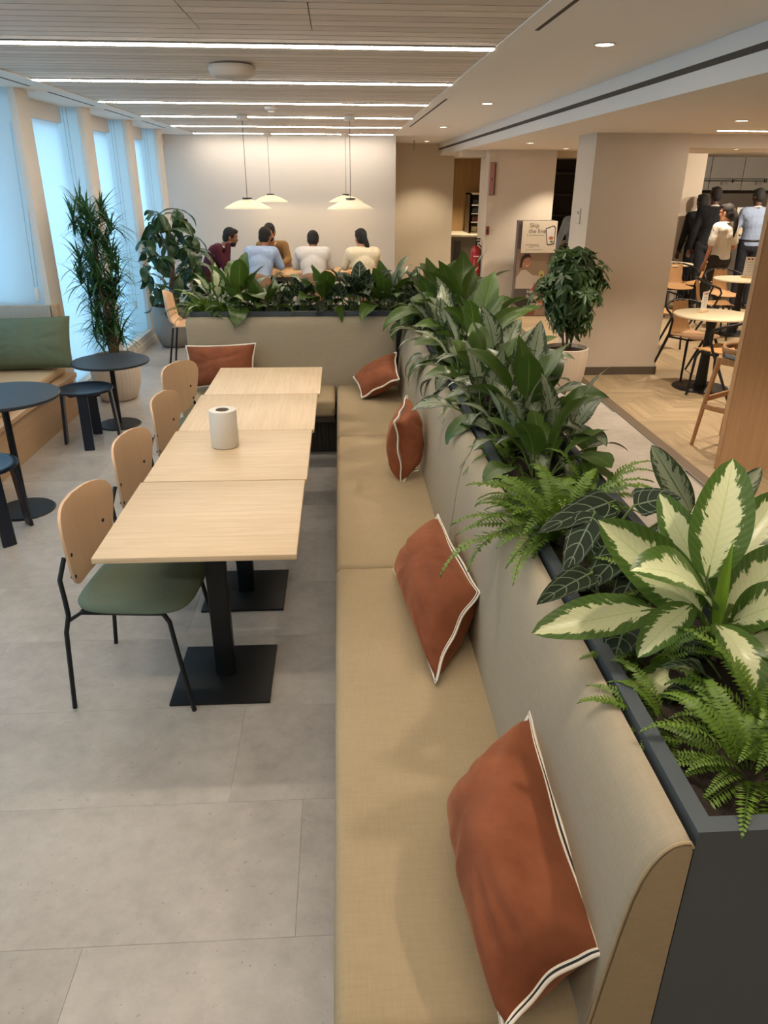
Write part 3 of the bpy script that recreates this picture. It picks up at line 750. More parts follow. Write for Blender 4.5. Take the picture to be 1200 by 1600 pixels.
# ================================================================== CAFE AREA (right)
def cafe_chair(lab, x, y, h, base=None):
    if base is not None: return dup(base, (x, y, 0), rad(h), lab, 'bentwood cafe chairs')
    t = thing('cafe_chair', lab, 'chair', (x, y, 0), rad(h), 'bentwood cafe chairs')
    path = [(.24, .445, .17), (.20, .458, .195), (.10, .455, .205), (-.05, .445, .20), (-.14, .452, .17), (-.19, .485, .125), (-.215, .56, .10), (-.235, .66, .105), (-.255, .775, .09)]
    m = MB()
    def fn(u, v):
        k = u*(len(path)-1); i = min(int(k), len(path)-2); f = k-i
        a, b = V(path[i]), V(path[i+1]); q = a.lerp(b, f); w = (2*v-1)
        return V((q.x + (.02*w*w if u > .6 else 0), q.z*w, q.y + (.012*w*w if u < .6 else 0)))
    m.grid(fn, 24, 8, 0, False); n = len(m.v); f0 = list(m.f)
    m.v += [(x_-.004 if i//9 > 14 else x_, y_, z_-.010 if i//9 <= 14 else z_) for i, (x_, y_, z_) in enumerate(m.v)]
    m.m += [0]*len(f0); m.f += [tuple(n+i for i in f[::-1]) for f in f0]
    ring = [i*9 for i in range(25)]+[24*9+j for j in range(1, 9)]+[i*9+8 for i in range(23, -1, -1)]+[j for j in range(7, 0, -1)]
    L = len(ring)
    for k in range(L): m.f.append((ring[k], n+ring[k], n+ring[(k+1) % L], ring[(k+1) % L])); m.m.append(0)
    m.build('seat_shell', CAFEWOOD, t, 50)
    arm = [(-.02, -.262, .47), (.03, -.285, .62), (.0, -.29, .675), (-.09, -.275, .71), (-.18, -.22, .742), (-.245, -.12, .768), (-.268, 0, .776)]
    arm += [(x_, -y_, z_) for x_, y_, z_ in arm[-2::-1]]
    MB().tube(arm, .0125, 8).build('arm_hoop', BLACK, t, 60)
    for s in (-1, 1):
        MB().tube([(.17, .17*s, .44), (.19, .19*s, .38), (.21, .21*s, 0)], [.014, .014, .011], 8).build('leg', BLACK, t)
        MB().tube([(-.02, .262*s, .47), (-.06, .255*s, .40), (-.27, .24*s, 0)], [.014, .016, .011], 8).build('leg', BLACK, t)
        MB().tube([(.17, .17*s, .435), (-.03, .255*s, .44)], .011, 6).build('side_rail', BLACK, t)
    MB().tube([(.17, -.17, .43), (.17, .17, .43)], .010, 6).tube([(-.12, -.2, .43), (-.12, .2, .43)], .010, 6).build('cross_rails', BLACK, t)
    return t
k0 = cafe_chair('bentwood armchair by the pillar corner, facing the nearest white cafe table', 3.71, 7.69, -75)
cafe_chair('bentwood armchair at the right edge in front of the nearest white cafe table', 3.70, 6.88, 122, k0)
cafe_chair('bentwood armchair between the near and middle cafe tables', 4.98, 9.86, -15, k0)
cafe_chair('bentwood armchair on the far side of the middle cafe table', 5.55, 10.72, -95, k0)
cafe_chair('bentwood armchair in the back row behind the pillar edge', 5.22, 11.55, -100, k0)
cafe_chair('bentwood armchair farthest back, half hidden by the standing woman', 5.75, 12.0, -150, k0)
cafe_chair('bentwood armchair mostly hidden behind the near pillar', 4.0, 9.2, 20, k0)
CREAMTOP = plain('cafe_top', '#D8C8A8', .4, var=.03)
def cafe_table(lab, x, y, r=.37):
    t = thing('cafe_table', lab, 'table', (x, y, 0), 0)
    MB().lathe([(0, .718), (r-.01, .718), (r, .724), (r, .736), (r-.004, .74), (0, .74)], 56).build('tabletop', CREAMTOP, t)
    MB().lathe([(.025, .018), (.06, .02), (.045, .35), (.042, .6), (.06, .70), (.10, .718), (0, .718)], 20).build('column', BLACK, t)
    MB().lathe([(0, 0), (.27, 0), (.275, .006), (.265, .014), (.06, .02), (0, .02)], 44).build('base_disc', BLACK, t)
cafe_table('white round cafe table nearest the pillar, with a menu stand', 3.68, 7.23)
cafe_table('white round cafe table in the middle distance at the right', 5.46, 10.1)
cafe_table('white round cafe table farthest back beside the pillar edge', 5.30, 12.15)
PAPER = plain('menu_paper', '#D9D4CB', .6, var=.02); INK = plain('ink_dark', '#3A3634', .8); REDINK = plain('ink_red', '#9A3B36', .7)
def menu(lab, p, w, h, rz):
    t = thing('menu_stand', lab, 'menu stand', p, rz)
    MB().rbox(-w*.62, w*.62, -.03, .03, 0, .03, .003, 1).build('wood_foot', OAK, t)
    MB().box(-w/2, w/2, -.003, .003, .025, h).build('card', PAPER, t, 0)
    m = MB()
    for k in range(5): m.box(-w*.3, w*(.3-.05*(k % 3)), -.0042, -.003, h*.72-k*h*.11, h*.74-k*h*.11)
    stuff(m.build('printed_lines', plain('ink_grey', '#8F8880', .8), t, 0))
    m = MB()
    for k in (-1, 0, 1): m.ell((k*w*.26, -.004, h*.9), (w*.09, .001, h*.05), 8, 6)
    m.build('printed_berries', REDINK, t, 0)
menu('clear menu stand on the nearest white cafe table', at(1098, 488, z=.74), .10, .20, rad(35))
menu('white menu card on the middle cafe table', at(1170, 434, z=.74), .17, .27, rad(-15))
# bar stool behind the screen
t = thing('bar_stool', 'wooden bar stool with dark pad half hidden behind the oak screen', 'bar stool', (3.09, 5.40, 0), rad(-57))
BW = wood('stool_oak', '#9A7148', '#B0875A', 2, .8)
for sx, sy in ((-1, -1), (1, -1), (-1, 1), (1, 1)):
    MB().tube([(.21*sx, .21*sy, 0), (.178*sx, .178*sy, .40), (.145*sx, .145*sy, .70)], [.014, .018, .020], 10).build('leg', BW, t)
for sy in (-1, 1): MB().rbox(-.18, .18, .184*sy-.012, .184*sy+.012, .30, .34, .005, 2).build('foot_rail', BW, t)
for sx in (-1, 1): MB().rbox(.18*sx-.0125, .18*sx+.0125, -.172, .172, .36, .40, .005, 2).build('side_rail', BW, t)
MB().rbox(-.17, .17, -.16, .16, .655, .71, .008, 2).build('seat_frame', BW, t)
MB().lathe([(0, .745), (.13, .745), (.17, .735), (.185, .718), (.18, .711), (0, .711)], 36).build('seat_pad', plain('dark_pad', '#3B3C42', .7), t)
m = MB(); pts = [(.17*cos(rad(a)), .19*sin(rad(a)), .775) for a in range(60, 301, 12)]
vs = []
for x, y, z in pts: vs += [(x, y, z-.02), (x*1.03, y*1.03, z+.02)]
m.add(vs, [(2*i, 2*i+1, 2*i+3, 2*i+2) for i in range(len(pts)-1)]); o = m.build('back_band', BW, t, 60)
so = o.modifiers.new('solid', 'SOLIDIFY'); so.thickness = .014
for sy in (-1, 1): MB().tube([(-.15, .08*sy, .70), (-.165, .09*sy, .78)], .012, 8).build('back_post', BW, t)
# kitchen
t = thing('kitchen_counter', 'grey servery counter with pale worktop behind the queue', 'counter', (0, 0, 0))
MB().box(6.08, 9.2, 13.0, 13.7, 0, 1.06).build('front_panel', plain('counter_grey', '#6B655D', .5, var=.03), t, 0)
MB().rbox(6.06, 9.25, 12.9, 13.75, 1.06, 1.10, .004, 1).build('worktop', plain('counter_top', '#D6CFC2', .35), t)
for k in range(4): MB().box(6.15+.85*k, 6.158+.85*k, 12.996, 13.0, .02, 1.05).build('panel_joint', DARKGAP, t, 0)
KG = wood('kitchen_grey', '#77716A', '#8A847B', 2, .4, .6, False, .4)
struct(MB().box(5.0, 9.3, 15.0, 15.1, 0, ZC).build('wall_kitchen', plain('splash_taupe', '#5F5347', .5, var=.03), smooth=0))
for k in range(5):
    x = 6.25+.62*k
    t = thing('wall_cabinet', '%s grey upper cabinet above the servery' % ('leftmost', 'second', 'third', 'fourth', 'rightmost')[k], 'cabinet', (x, 14.55, 1.80), 0, 'grey upper cabinets')
    MB().box(0, .615, .02, .44, 0, .70).build('carcass', KG, t, 0)
    MB().box(.003, .612, 0, .019, .17, .70).build('door', KG, t, 0); MB().box(.003, .612, 0, .019, .003, .165).build('lower_door', KG, t, 0)
t = thing('track_rail', 'thin black track rail with spots across the upper cabinets', 'track light', (0, 0, 0))
MB().box(6.0, 9.2, 14.2, 14.22, 1.985, 2.0).build('rail', BLACK, t, 0)
for x in (7.15, 7.75, 8.35): MB().tube([(x, 14.21, 1.985), (x, 14.21, 1.93)], .022, 10).build('spot_head', BLACK, t)
for x in (6.05, 9.15): MB().tube([(x, 14.21, 2.0), (x, 14.21, ZL+.005)], .006, 6).build('suspension', BLACK, t)
menu('white sign card standing on the servery counter', at(1160, 339, y=13.2)-V((0, 0, .0)), .18, .30, rad(-10)).__class__ if False else None
t = thing('counter_sign', 'white sign card on a cream block behind the woman in white', 'sign', (at(1161, 338, y=13.4).x, 13.4, 1.10))
MB().box(-.17, .17, -.1, .1, 0, .14).build('block', plain('cream_block', '#D8C6A6', .5), t, 0)
MB().box(-.13, .13, -.006, .006, .14, .44).build('card', PAPER, t, 0)
m = MB()
for k in range(6): m.box(-.08, .08-.02*(k % 3), -.0075, -.006, .34-k*.03, .346-k*.03)
stuff(m.build('printed_lines', plain('ink_grey', '#8F8880', .8), t, 0)); MB().ell((-.05, -.007, .40), (.02, .001, .015), 8, 6).ell((.05, -.007, .40), (.02, .001, .015), 8, 6).build('printed_berries', REDINK, t, 0)
t = thing('till', 'black till screen on the servery counter beside the ponytail', 'till', (at(1148, 366, y=13.05).x, 13.1, 1.10), rad(20))
MB().rbox(-.09, .09, -.08, .08, 0, .02, .004, 1).build('foot', BLACK, t); MB().tube([(0, 0, .02), (0, .02, .16)], .015, 8).build('neck', BLACK, t)
m = MB().rbox(-.15, .15, -.01, .01, -.1, .1, .005, 1); m.v = [tuple(Matrix.Translation((0, 0, .23)) @ Matrix.Rotation(rad(-20), 4, 'X') @ V(p)) for p in m.v]; m.build('screen', BLACK, t)

# ================================================================== SIGNS, EXTINGUISHER, SMALL FIXTURES
def text(body, loc, size, mat, parent, name='lettering', align='LEFT', ext=.0006):
    c = bpy.data.curves.new(name, 'FONT'); c.body = body; c.size = size; c.align_x = align; c.extrude = ext; c.resolution_u = 3
    c.materials.append(mat); o = bpy.data.objects.new(name, c); COL.objects.link(o); o.parent = parent; o.location = loc; o.rotation_euler = (pi/2, 0, 0)
    bpy.context.view_layer.update(); me = bpy.data.meshes.new_from_object(o.evaluated_get(bpy.context.evaluated_depsgraph_get())); bpy.data.objects.remove(o)
    o = link(name, me, parent, loc, (pi/2, 0, 0)); return o
t = thing('poster_stand', 'freestanding poster column with white notice and food photograph by the far pillar', 'poster', (2.68, 11.62, 0))
PH = plain('poster_tan', '#8C7560', .5, var=.05)
MB().box(.0, .56, .012, .14, 0, 1.40).build('board', plain('poster_side', '#6F625C', .6, var=.3, scale=9), t, 0)
MB().box(.01, .50, .006, .0119, .01, 1.0).build('photo_panel', PH, t, 0)
def flat(nm, pts, mat, yy, par=t):
    n = len(pts); m = MB(); m.add([(x, yy, z) for x, z in pts]+[(x, yy+.002, z) for x, z in pts], [tuple(range(n)), tuple(range(2*n-1, n-1, -1))]+[(k, n+k, n+(k+1) % n, (k+1) % n) for k in range(n)]); return m.build(nm, mat, par, 0)
def oval(cx, cz, rx, rz, n=20): return [(cx+rx*cos(2*pi*k/n), cz+rz*sin(2*pi*k/n)) for k in range(n)]
flat('printed_shirt', [(.02, .42), (.02, .58), (.09, .69), (.16, .70), (.27, .62), (.42, .60), (.42, .54), (.30, .50), (.30, .42)], plain('print_shirt', '#B5A595', .6), .004)
flat('printed_face', oval(.165, .80, .065, .085), plain('print_face', '#A8745A', .6), .003)
flat('printed_hair', [(.06, .74), (.08, .88), (.13, .93), (.20, .93), (.235, .87), (.19, .885), (.13, .86), (.105, .80), (.09, .72)], plain('print_hair', '#38231E', .6), .002)
flat('printed_eyes', oval(.150, .815, .012, .005, 10), INK, .002); flat('printed_eyes', oval(.195, .815, .012, .005, 10), INK, .002)
flat('printed_smile', [(.15, .765), (.175, .757), (.20, .768), (.19, .750), (.165, .748)], plain('print_teeth', '#D8C4B4', .6), .002)
flat('printed_apron', [(.0, .18), (.0, .42), (.22, .42), (.30, .36), (.30, .18)], plain('print_apron', '#4F4740', .6), .004)
flat('printed_bowl', [(.06, .02), (.03, .10), (.10, .14), (.30, .14), (.36, .08), (.34, .02)], plain('print_bowl', '#7A4632', .6), .003)
flat('printed_greens', oval(.20, .20, .17, .075), plain('print_greens', '#2A2A1C', .6), .0035)
flat('printed_tomato', oval(.37, .40, .09, .09), plain('print_red', '#8E3A2C', .6), .003)
flat('printed_tomato', oval(.43, .27, .06, .10), plain('print_red2', '#A85A3C', .6), .003)
flat('printed_avocado', oval(.41, .63, .042, .06), plain('print_avo', '#B3A468', .6), .002); flat('printed_stone', oval(.41, .62, .016, .018), plain('print_stone', '#6B4A2C', .6), .001)
TW = plain('print_white', '#E0D8CE', .6)
text('Ingredients', (.20, .0005, .355), .072, TW, t); text('for better', (.20, .0005, .275), .082, TW, t); text('returns', (.26, .0005, .165), .072, TW, t)
nb = MB().box(.06, .585, -.012, .004, .945, 1.395).build('notice_board', plain('notice_white', '#DDD0BB', .6, var=.01), t, 0)
flat('printed_side_photo', [(.0, .50), (.0, 1.39), (.055, 1.39), (.055, .96)], plain('print_purple', '#5B4C50', .6, var=.5, scale=12), .011)
INK2 = plain('ink_brown', '#5D564C', .8)
text('Skip', (.165, -.0125, 1.305), .088, INK2, nb); text('the line', (.155, -.0125, 1.225), .088, INK2, nb)
m = MB()
for x0, x1, z in ((.17, .40, 1.192), (.17, .33, 1.06), (.17, .33, 1.04), (.17, .25, 1.02), (.17, .38, .985)): m.box(x0, x1, -.0130, -.0118, z, z+.007)
for z in (1.192, 1.055, .985): m.box(.135, .152, -.0130, -.0118, z-.004, z+.012)
m.build('printed_steps', plain('ink_mid', '#9A9182', .8), nb, 0)
ph = flat('printed_phone', [(.41, 1.29), (.53, 1.335), (.565, 1.30), (.56, 1.07), (.47, 1.05), (.445, 1.07)], INK, -.0135, nb)
flat('printed_screen', [(.422, 1.28), (.525, 1.318), (.553, 1.29), (.548, 1.085), (.475, 1.066), (.455, 1.08)], TW, -.0145, nb)
flat('printed_meal', oval(.505, 1.155, .035, .025), plain('print_orange', '#BF6E3E', .6), -.0155, nb); flat('printed_salad', oval(.515, 1.105, .028, .013), plain('print_olive', '#6B6B3C', .6), -.0155, nb)
# emergency plate on the far pillar, call point, extinguisher
t = thing('wall_plate', 'tall narrow pinkish red framed plate high on the left edge of the far pillar', 'sign', (2.275, 11.998, 1.74))
MB().box(0, .085, -.03, 0, 0, .45).build('frame', plain('plate_frame', '#5A4440', .5), t, 0)
MB().box(-.004, .058, -.034, -.0301, .006, .444).build('plate', plain('plate_pink', '#A4706A', .5, var=.12, scale=9), t, 0)
MB().box(.02, .04, -.0355, -.0341, .20, .24).build('pictogram', plain('plate_red', '#7E2F30', .5), t, 0)
t = thing('call_point', 'small red call point on the left edge of the far pillar', 'alarm', (2.26, 11.998, 1.18))
MB().rbox(0, .045, -.035, 0, 0, .12, .006, 2).build('box', plain('alarm_red', '#7E332B', .5), t); MB().rbox(.01, .035, -.038, -.0345, .03, .09, .002, 1).build('window', plain('alarm_dark', '#4A2622', .4), t)
t = thing('fire_extinguisher', 'red fire extinguisher with dark foot hung on the side of the far pillar', 'extinguisher', (2.165, 12.25, .50))
RED = plain('ext_red', '#A01F26', .3, var=.03)
MB().lathe([(0, .03), (.074, .03), (.080, .05), (.080, .40), (.072, .45), (.04, .49), (.028, .50), (0, .50)], 28).build('cylinder', RED, t, 60)
MB().lathe([(0, -.04), (.078, -.04), (.083, -.03), (.083, .045), (0, .045)], 28).build('foot_ring', BLACK, t)
MB().tube([(0, 0, .50), (0, 0, .56)], .02, 10).rbox(-.02, .06, -.012, .012, .55, .575, .004, 1).rbox(-.02, .065, -.012, .012, .59, .61, .004, 1).build('valve', BLACK, t)
MB().tube([(.03, 0, .53), (.085, -.02, .48), (.092, -.01, .32), (.088, 0, .20)], .010, 8).build('hose', BLACK, t)
MB().box(-.045, .04, -.0835, -.070, .335, .352).build('band', TW, t, 0)
MB().box(-.045, -.02, -.0835, -.073, .16, .30).build('printed_text', plain('ext_pink', '#B86A64', .5), t, 0)
MB().box(.078, .086, -.03, .03, .1, .5).build('bracket', CHROME, t, 0)
t = thing('thermostat', 'small white thermostat on the left face of the near pillar', 'thermostat', (2.482, 8.10, 1.60))
MB().rbox(-.0, .018, -.045, .045, -.075, .075, .006, 2).build('body', plain('thermo', '#CFC5B8', .5), t); MB().box(-.0015, .0, -.02, .02, .02, .05).build('display', plain('thermo_dark', '#4F4A45', .4), t, 0)

# back-of-house seen between the pillars
t = thing('shelf_unit', 'dark open shelf unit in the gap between the pillars', 'shelf', (0, 0, 0))
q = MB().box(3.75, 3.79, 14.2, 14.5, 0, 2.3).box(4.6, 4.64, 14.2, 14.5, 0, 2.3).box(3.75, 4.64, 14.48, 14.5, 0, 2.3); q.build('frame', plain('dark_brown', '#3A3028', .6), t, 0)
for z in (1.0, 1.35, 1.7, 2.05): MB().box(3.79, 4.6, 14.2, 14.48, z, z+.03).build('shelf', plain('dark_brown', '#3A3028', .6), t, 0)
t = thing('side_counter', 'taupe counter with pale top in the gap between the pillars', 'counter', (0, 0, 0))
MB().box(3.5, 4.4, 13.35, 13.9, 0, .93).build('body', plain('counter_taupe', '#6B6052', .6), t, 0); MB().box(3.48, 4.42, 13.33, 13.92, .93, .97).build('worktop', plain('cream_top', '#DDCFAE', .4), t, 0)

# far dining table
t = thing('dining_table', 'long oak meeting table with dark edge under the pendants', 'table', (-.35, 11.1, 0))
MB().rbox(-1.0, 1.0, -.5, .5, .712, .745, .006, 2).build('tabletop', wood('oak_orange', '#B98A55', '#CB9E68', 0, .8), t)
MB().box(-.96, .96, -.46, .46, .65, .712).build('apron', DARKGAP, t, 0)
for sx in (-1, 1):
    for sy in (-1, 1): MB().rbox(.9*sx-.035, .9*sx+.035, .40*sy-.035, .40*sy+.035, 0, .65, .005, 1).build('leg', BLACK, t)
def shell_chair(lab, x, y, h, base=None, mat=None):
    if base is not None: return dup(base, (x, y, 0), rad(h), lab, 'shell chairs at the meeting table')
    t = thing('shell_chair', lab, 'chair', (x, y, 0), rad(h), 'shell chairs at the meeting table')
    m = MB()
    path = [(.22, .43), (.15, .45), (0, .44), (-.13, .445), (-.19, .50), (-.215, .62), (-.235, .82)]
    def fn(u, v):
        k = u*(len(path)-1); i = min(int(k), len(path)-2); q = V(path[i]).lerp(V(path[i+1]), k-i); w = 2*v-1
        ww = .23*(1-.25*max(0, u-.8)*5*w*w*0)*(1 if u < .85 else 1-(u-.85)*1.3)
        return V((q.x+(.05*w*w if u > .55 else 0), ww*w, q.y+.02*w*w*(1-u)-(.05*w*w if u > .95 else 0)))
    m.grid(fn, 18, 8, 0, False); o = m.build('shell', mat or plain('shell_brown', '#8A6B52', .5), t, 60); md = o.modifiers.new('solid', 'SOLIDIFY'); md.thickness = .014
    for sx in (-1, 1):
        for sy in (-1, 1): MB().tube([(.2*sx-.01, .2*sy, 0), (.13*sx-.01, .14*sy, .43)], .011, 8).build('leg', BLACK, t)
    return t
s0 = shell_chair('brown shell chair under the man in the white shirt', -.36, 10.35, 90)
shell_chair('brown shell chair under the woman with the ponytail at the meeting table', .33, 10.35, 90, s0)
shell_chair('brown shell chair under the man in the blue shirt', -1.09, 10.34, 82, s0)
shell_chair('brown shell chair under the man in the maroon sweater', -1.92, 11.0, 0, s0)
shell_chair('brown shell chair on the far side under the man in the tan jacket', -.95, 11.95, -90, s0)
t = thing('bottle', 'dark bottle standing on the meeting table beside the man in blue', 'bottle', at(424, 419, z=.745)+V((0, 0, 0)))
MB().lathe([(0, 0), (.034, 0), (.036, .01), (.036, .15), (.018, .20), (.016, .24), (0, .24)], 16).build('body', plain('bottle_dark', '#1F2330', .25), t); MB().lathe([(.018, .235), (.018, .26), (0, .26)], 12).build('cap', BLACK, t)
t = thing('napkins', 'crumpled white napkins on the meeting table', 'napkin', at(434, 416, z=.745))
m = MB().ell((0, 0, .03), (.06, .05, .03), 14, 8)
m.v = [(x*(1+.25*sin(40*z+9*y)), y*(1+.2*sin(50*x)), max(0, z+.012*sin(70*x+33*y))) for x, y, z in m.v]; m.build('paper', PAPER, t, 30)
# plywood chair + others left of the rear planter
shell_chair('wood shell chair standing alone behind the left end of the rear planter', -1.72, 8.5, 2, None, PLY)
shell_chair('brown shell chair at the right end of the meeting table behind the planter leaves', 1.05, 10.9, 180, s0)

# ================================================================== PEOPLE
def bake(mb, name, mats, parent, voxel, smooth_it=4):
    me = mb.mesh('tmp', mats, 180); o = bpy.data.objects.new('tmp', me); COL.objects.link(o)
    md = o.modifiers.new('r', 'REMESH'); md.mode = 'VOXEL'; md.voxel_size = voxel; md.use_smooth_shade = True
    if smooth_it: s_ = o.modifiers.new('s', 'SMOOTH'); s_.iterations = smooth_it; s_.factor = .5
    dg = bpy.context.evaluated_depsgraph_get(); dg.update()
    nm = bpy.data.meshes.new_from_object(o.evaluated_get(dg)); nm.name = name
    bpy.data.objects.remove(o); nm.shade_smooth()
    if not nm.materials: nm.materials.append(mats)
    return link(name, nm, parent)
def person(lab, loc, rz, J, skin, top, bottom=None, hair=HAIR, hs='short', scale=1.0, sleeve='long', collar=None, extra=None, female=False, beard=False):
    """J: joints in local metres, +x is the way the person faces, +y their left. hip, chest(upper), neck, head(centre), yaw/pitch of the head, sh/el/wr/kn/an per side"""
    t = thing('person', lab, 'person', loc, rz); t.scale = (scale,)*3
    hip, ch, nk, hd = V(J['hip']), V(J['chest']), V(J['neck']), V(J['head'])
    R = Matrix.Rotation(rad(J.get('yaw', 0)), 3, 'Z') @ Matrix.Rotation(rad(J.get('pitch', 0)), 3, 'Y')
    sh = [V(J['shR']), V(J['shL'])]; el = [V(J['elR']), V(J['elL'])]; wr = [V(J['wrR']), V(J['wrL'])]
    kn = [V(J['knR']), V(J['knL'])]; an = [V(J['anR']), V(J['anL'])]
    lat = (sh[1]-sh[0]).normalized(); w = .92 if female else 1.0
    hipj = [hip-lat*.09, hip+lat*.09]
    spine = (ch-hip).normalized(); fwd = lat.cross(spine).normalized()
    TR = Matrix((fwd, lat, spine)).transposed()
    b = MB()
    def torso(m, g):
        for f_ in (0, .16, .32, .48, .64): m.ell(hip.lerp(ch, f_)+spine*.02, (.108+g, (.158-.016*math.sin(pi*f_))*(w if f_ > .1 else 1)+g, .12+g), 16, 10, 0, TR)
        m.ell(hip.lerp(ch, .78), (.115+g, .168*w+g, .17+g), 16, 10, 0, TR)
        m.cap(sh[0]-V((0, 0, .015)), .060+g, sh[1]-V((0, 0, .015)), .060+g, 12)
        m.cap(sh[0].lerp(sh[1], .12)-spine*.055-fwd*.012, .080+g, sh[1].lerp(sh[0], .12)-spine*.055-fwd*.012, .080+g, 12)
        m.cap(ch, .085+g, nk.lerp(ch, .5), .06+g, 12)
        for i in (0, 1): m.cap(sh[i].lerp(nk, .1), .05+g, nk.lerp(ch, .35), .05+g, 10)
    def arm(m, i, g, upto=1.0):
        m.cap(sh[i], .052*w+g, el[i], .041*w+g)
        if upto > .6: m.cap(el[i], .041*w+g, wr[i], .029*w+g*.8)
    torso(b, -.006)
    for i in (0, 1):
        arm(b, i, -.004)
        b.cap(hipj[i], .082, kn[i], .056); b.cap(kn[i], .056, an[i], .038)
        d = (wr[i]-el[i]).normalized(); side = d.cross(V((0, 0, 1)) if abs(d.z) < .9 else fwd).normalized(); nn = side.cross(d)
        HR = Matrix((d, side, nn)).transposed()
        b.ell(wr[i]+d*.05, (.048, .038, .016), 12, 8, 0, HR)
        for k, L in enumerate((.065, .078, .074, .058)):
            a0 = wr[i]+d*.088+side*(.030-.02*k); a1 = a0+d*L*.55-nn*.006; a2 = a1+d*L*.38-nn*.022
            b.cap(a0, .0095, a1, .0088, 6); b.cap(a1, .0088, a2, .0078, 6)
        a0 = wr[i]+d*.025+side*.034*(1 if i else -1); b.cap(a0, .012, a0+d*.035+side*.022*(1 if i else -1)-nn*.01, .0095, 6)
    b.cap(nk-V((0, 0, .04)), .058*w, hd-R@V((.01, 0, .06)), .054*w, 12)
    # head
    def H(x, y, z): return hd+R@V((x, y, z))
    b.ell(H(0, 0, .025), (.095, .074, .098), 18, 12, 0, R); b.ell(H(.028, 0, -.045), (.062, .056, .072), 16, 10, 0, R)
    b.cap(H(.088, 0, .012), .010, H(.102, 0, -.022), .0145, 8); b.ell(H(.082, 0, -.056), (.016, .026, .011), 10, 6, 0, R)
    b.ell(H(.07, 0, -.098), (.024, .028, .02), 10, 6, 0, R)
    for s in (-1, 1):
        b.ell(H(-.004, .076*s, -.005), (.018, .009, .032), 10, 8, 0, R); b.ell(H(.078, .030*s, .028), (.016, .026, .009), 8, 6, 0, R)
        b.ell(H(.066, .036*s, -.02), (.026, .024, .02), 8, 6, 0, R)
    body = bake(b, 'body', skin, t, .0095, 3)
    for s in (-1, 1):
        e = MB().ell(H(.084, .030*s, .010), (.006, .013, .0065), 10, 8, 0, R).build('eye', plain('eye_white', '#CFC7BF', .3), t, 180)
        MB().ell(H(.089, .030*s, .010), (.0028, .0062, .0062), 8, 6, 0, R).build('iris', plain('eye_dark', '#1E1510', .2), e, 180)
        MB().ell(H(.091, .031*s, .034), (.004, .019, .0042), 8, 6, 0, R).build('eyebrow', hair, t, 180)
    MB().ell(H(.0965, 0, -.056), (.004, .021, .0065), 10, 6, 0, R).build('lips', plain('lips', '#8C4A40', .5), t, 180)
    # hair
    h = MB(); h.ell(H(-.016, 0, .040), (.095, .083, .095), 18, 12, 0, R); h.ell(H(-.045, 0, -.012), (.066, .076, .080), 16, 10, 0, R); h.ell(H(.035, 0, .092), (.06, .066, .034), 14, 8, 0, R)
    if hs == 'short':
        for s in (-1, 1): h.ell(H(.015, .068*s, .03), (.03, .016, .045), 10, 8, 0, R)
    if hs == 'pony':
        h.ell(H(-.105, 0, .025), (.035, .032, .035), 12, 8, 0, R)
        q0 = H(-.115, 0, .02); pts = [q0, q0+V((-.035, J.get('ponyy', 0)*.3, -.08)), q0+V((-.05, J.get('ponyy', 0)*.7, -.22)), q0+V((-.04, J.get('ponyy', 0), -.36))]
        for a, c, r0, r1 in zip(pts, pts[1:], (.030, .036, .034), (.036, .034, .010)): h.cap(a, r0, c, r1, 10)
    bake(h, 'hair', hair, t, .010, 3)
    if beard:
        m = MB(); m.ell(H(.032, 0, -.072), (.062, .058, .050), 14, 10, 0, R); m.ell(H(.092, 0, -.043), (.010, .028, .006), 10, 6, 0, R); bake(m, 'beard', hair, t, .009, 2)
    # clothes
    m = MB(); torso(m, .016)
    for i in (0, 1):
        if sleeve == 'long': arm(m, i, .016)
        else: m.cap(sh[i], .058+.012, sh[i].lerp(el[i], .72), .054+.014)
    if J.get('hem'): m.ell(hip+spine*.0-V((0, 0, .03)), (.14, .19, .10), 16, 10, 0, TR)
    bake(m, 'shirt' if not extra else extra, top, t, .0125, 9)
    m = MB().tube([nk+V((-.005+.062*w*cos(2*pi*k/16), .064*w*sin(2*pi*k/16), -.012+.018*cos(2*pi*k/16)*-1)) for k in range(16)], .013, 6, closed=True)
    m.build('collar', collar or top, t, 180)
    if sleeve == 'long':
        for i in (0, 1):
            d = (wr[i]-el[i]).normalized(); MB().tube([wr[i]-d*.03, wr[i]+d*.004], [.037, .036], 12).build('cuff', collar or top, t, 180)
    if bottom:
        m = MB(); m.ell(hip-V((0, 0, .035)), (.125, .178, .11), 16, 10, 0, TR)
        for i in (0, 1): m.cap(hipj[i], .098, kn[i], .070); m.cap(kn[i], .070, an[i], .055)
        bake(m, 'trousers', bottom, t, .014, 4)
        if not extra and not female: MB().tube([hip+spine*.075+TR@V((.128*cos(2*pi*k/20), .172*sin(2*pi*k/20), 0)) for k in range(20)], .014, 6, closed=True).build('belt', plain('belt_black', '#171614', .5), t, 180)
        for i in (0, 1):
            f = V((1, 0, 0)); a = an[i]; fx = (kn[i]-hipj[i]); 
            MB().rbox(a.x-.07, a.x+.19, a.y-.045, a.y+.045, a.z-.085, a.z-.005, .03, 4).build('shoe', plain('shoe_black', '#15151A', .4), t, 180)
    return t
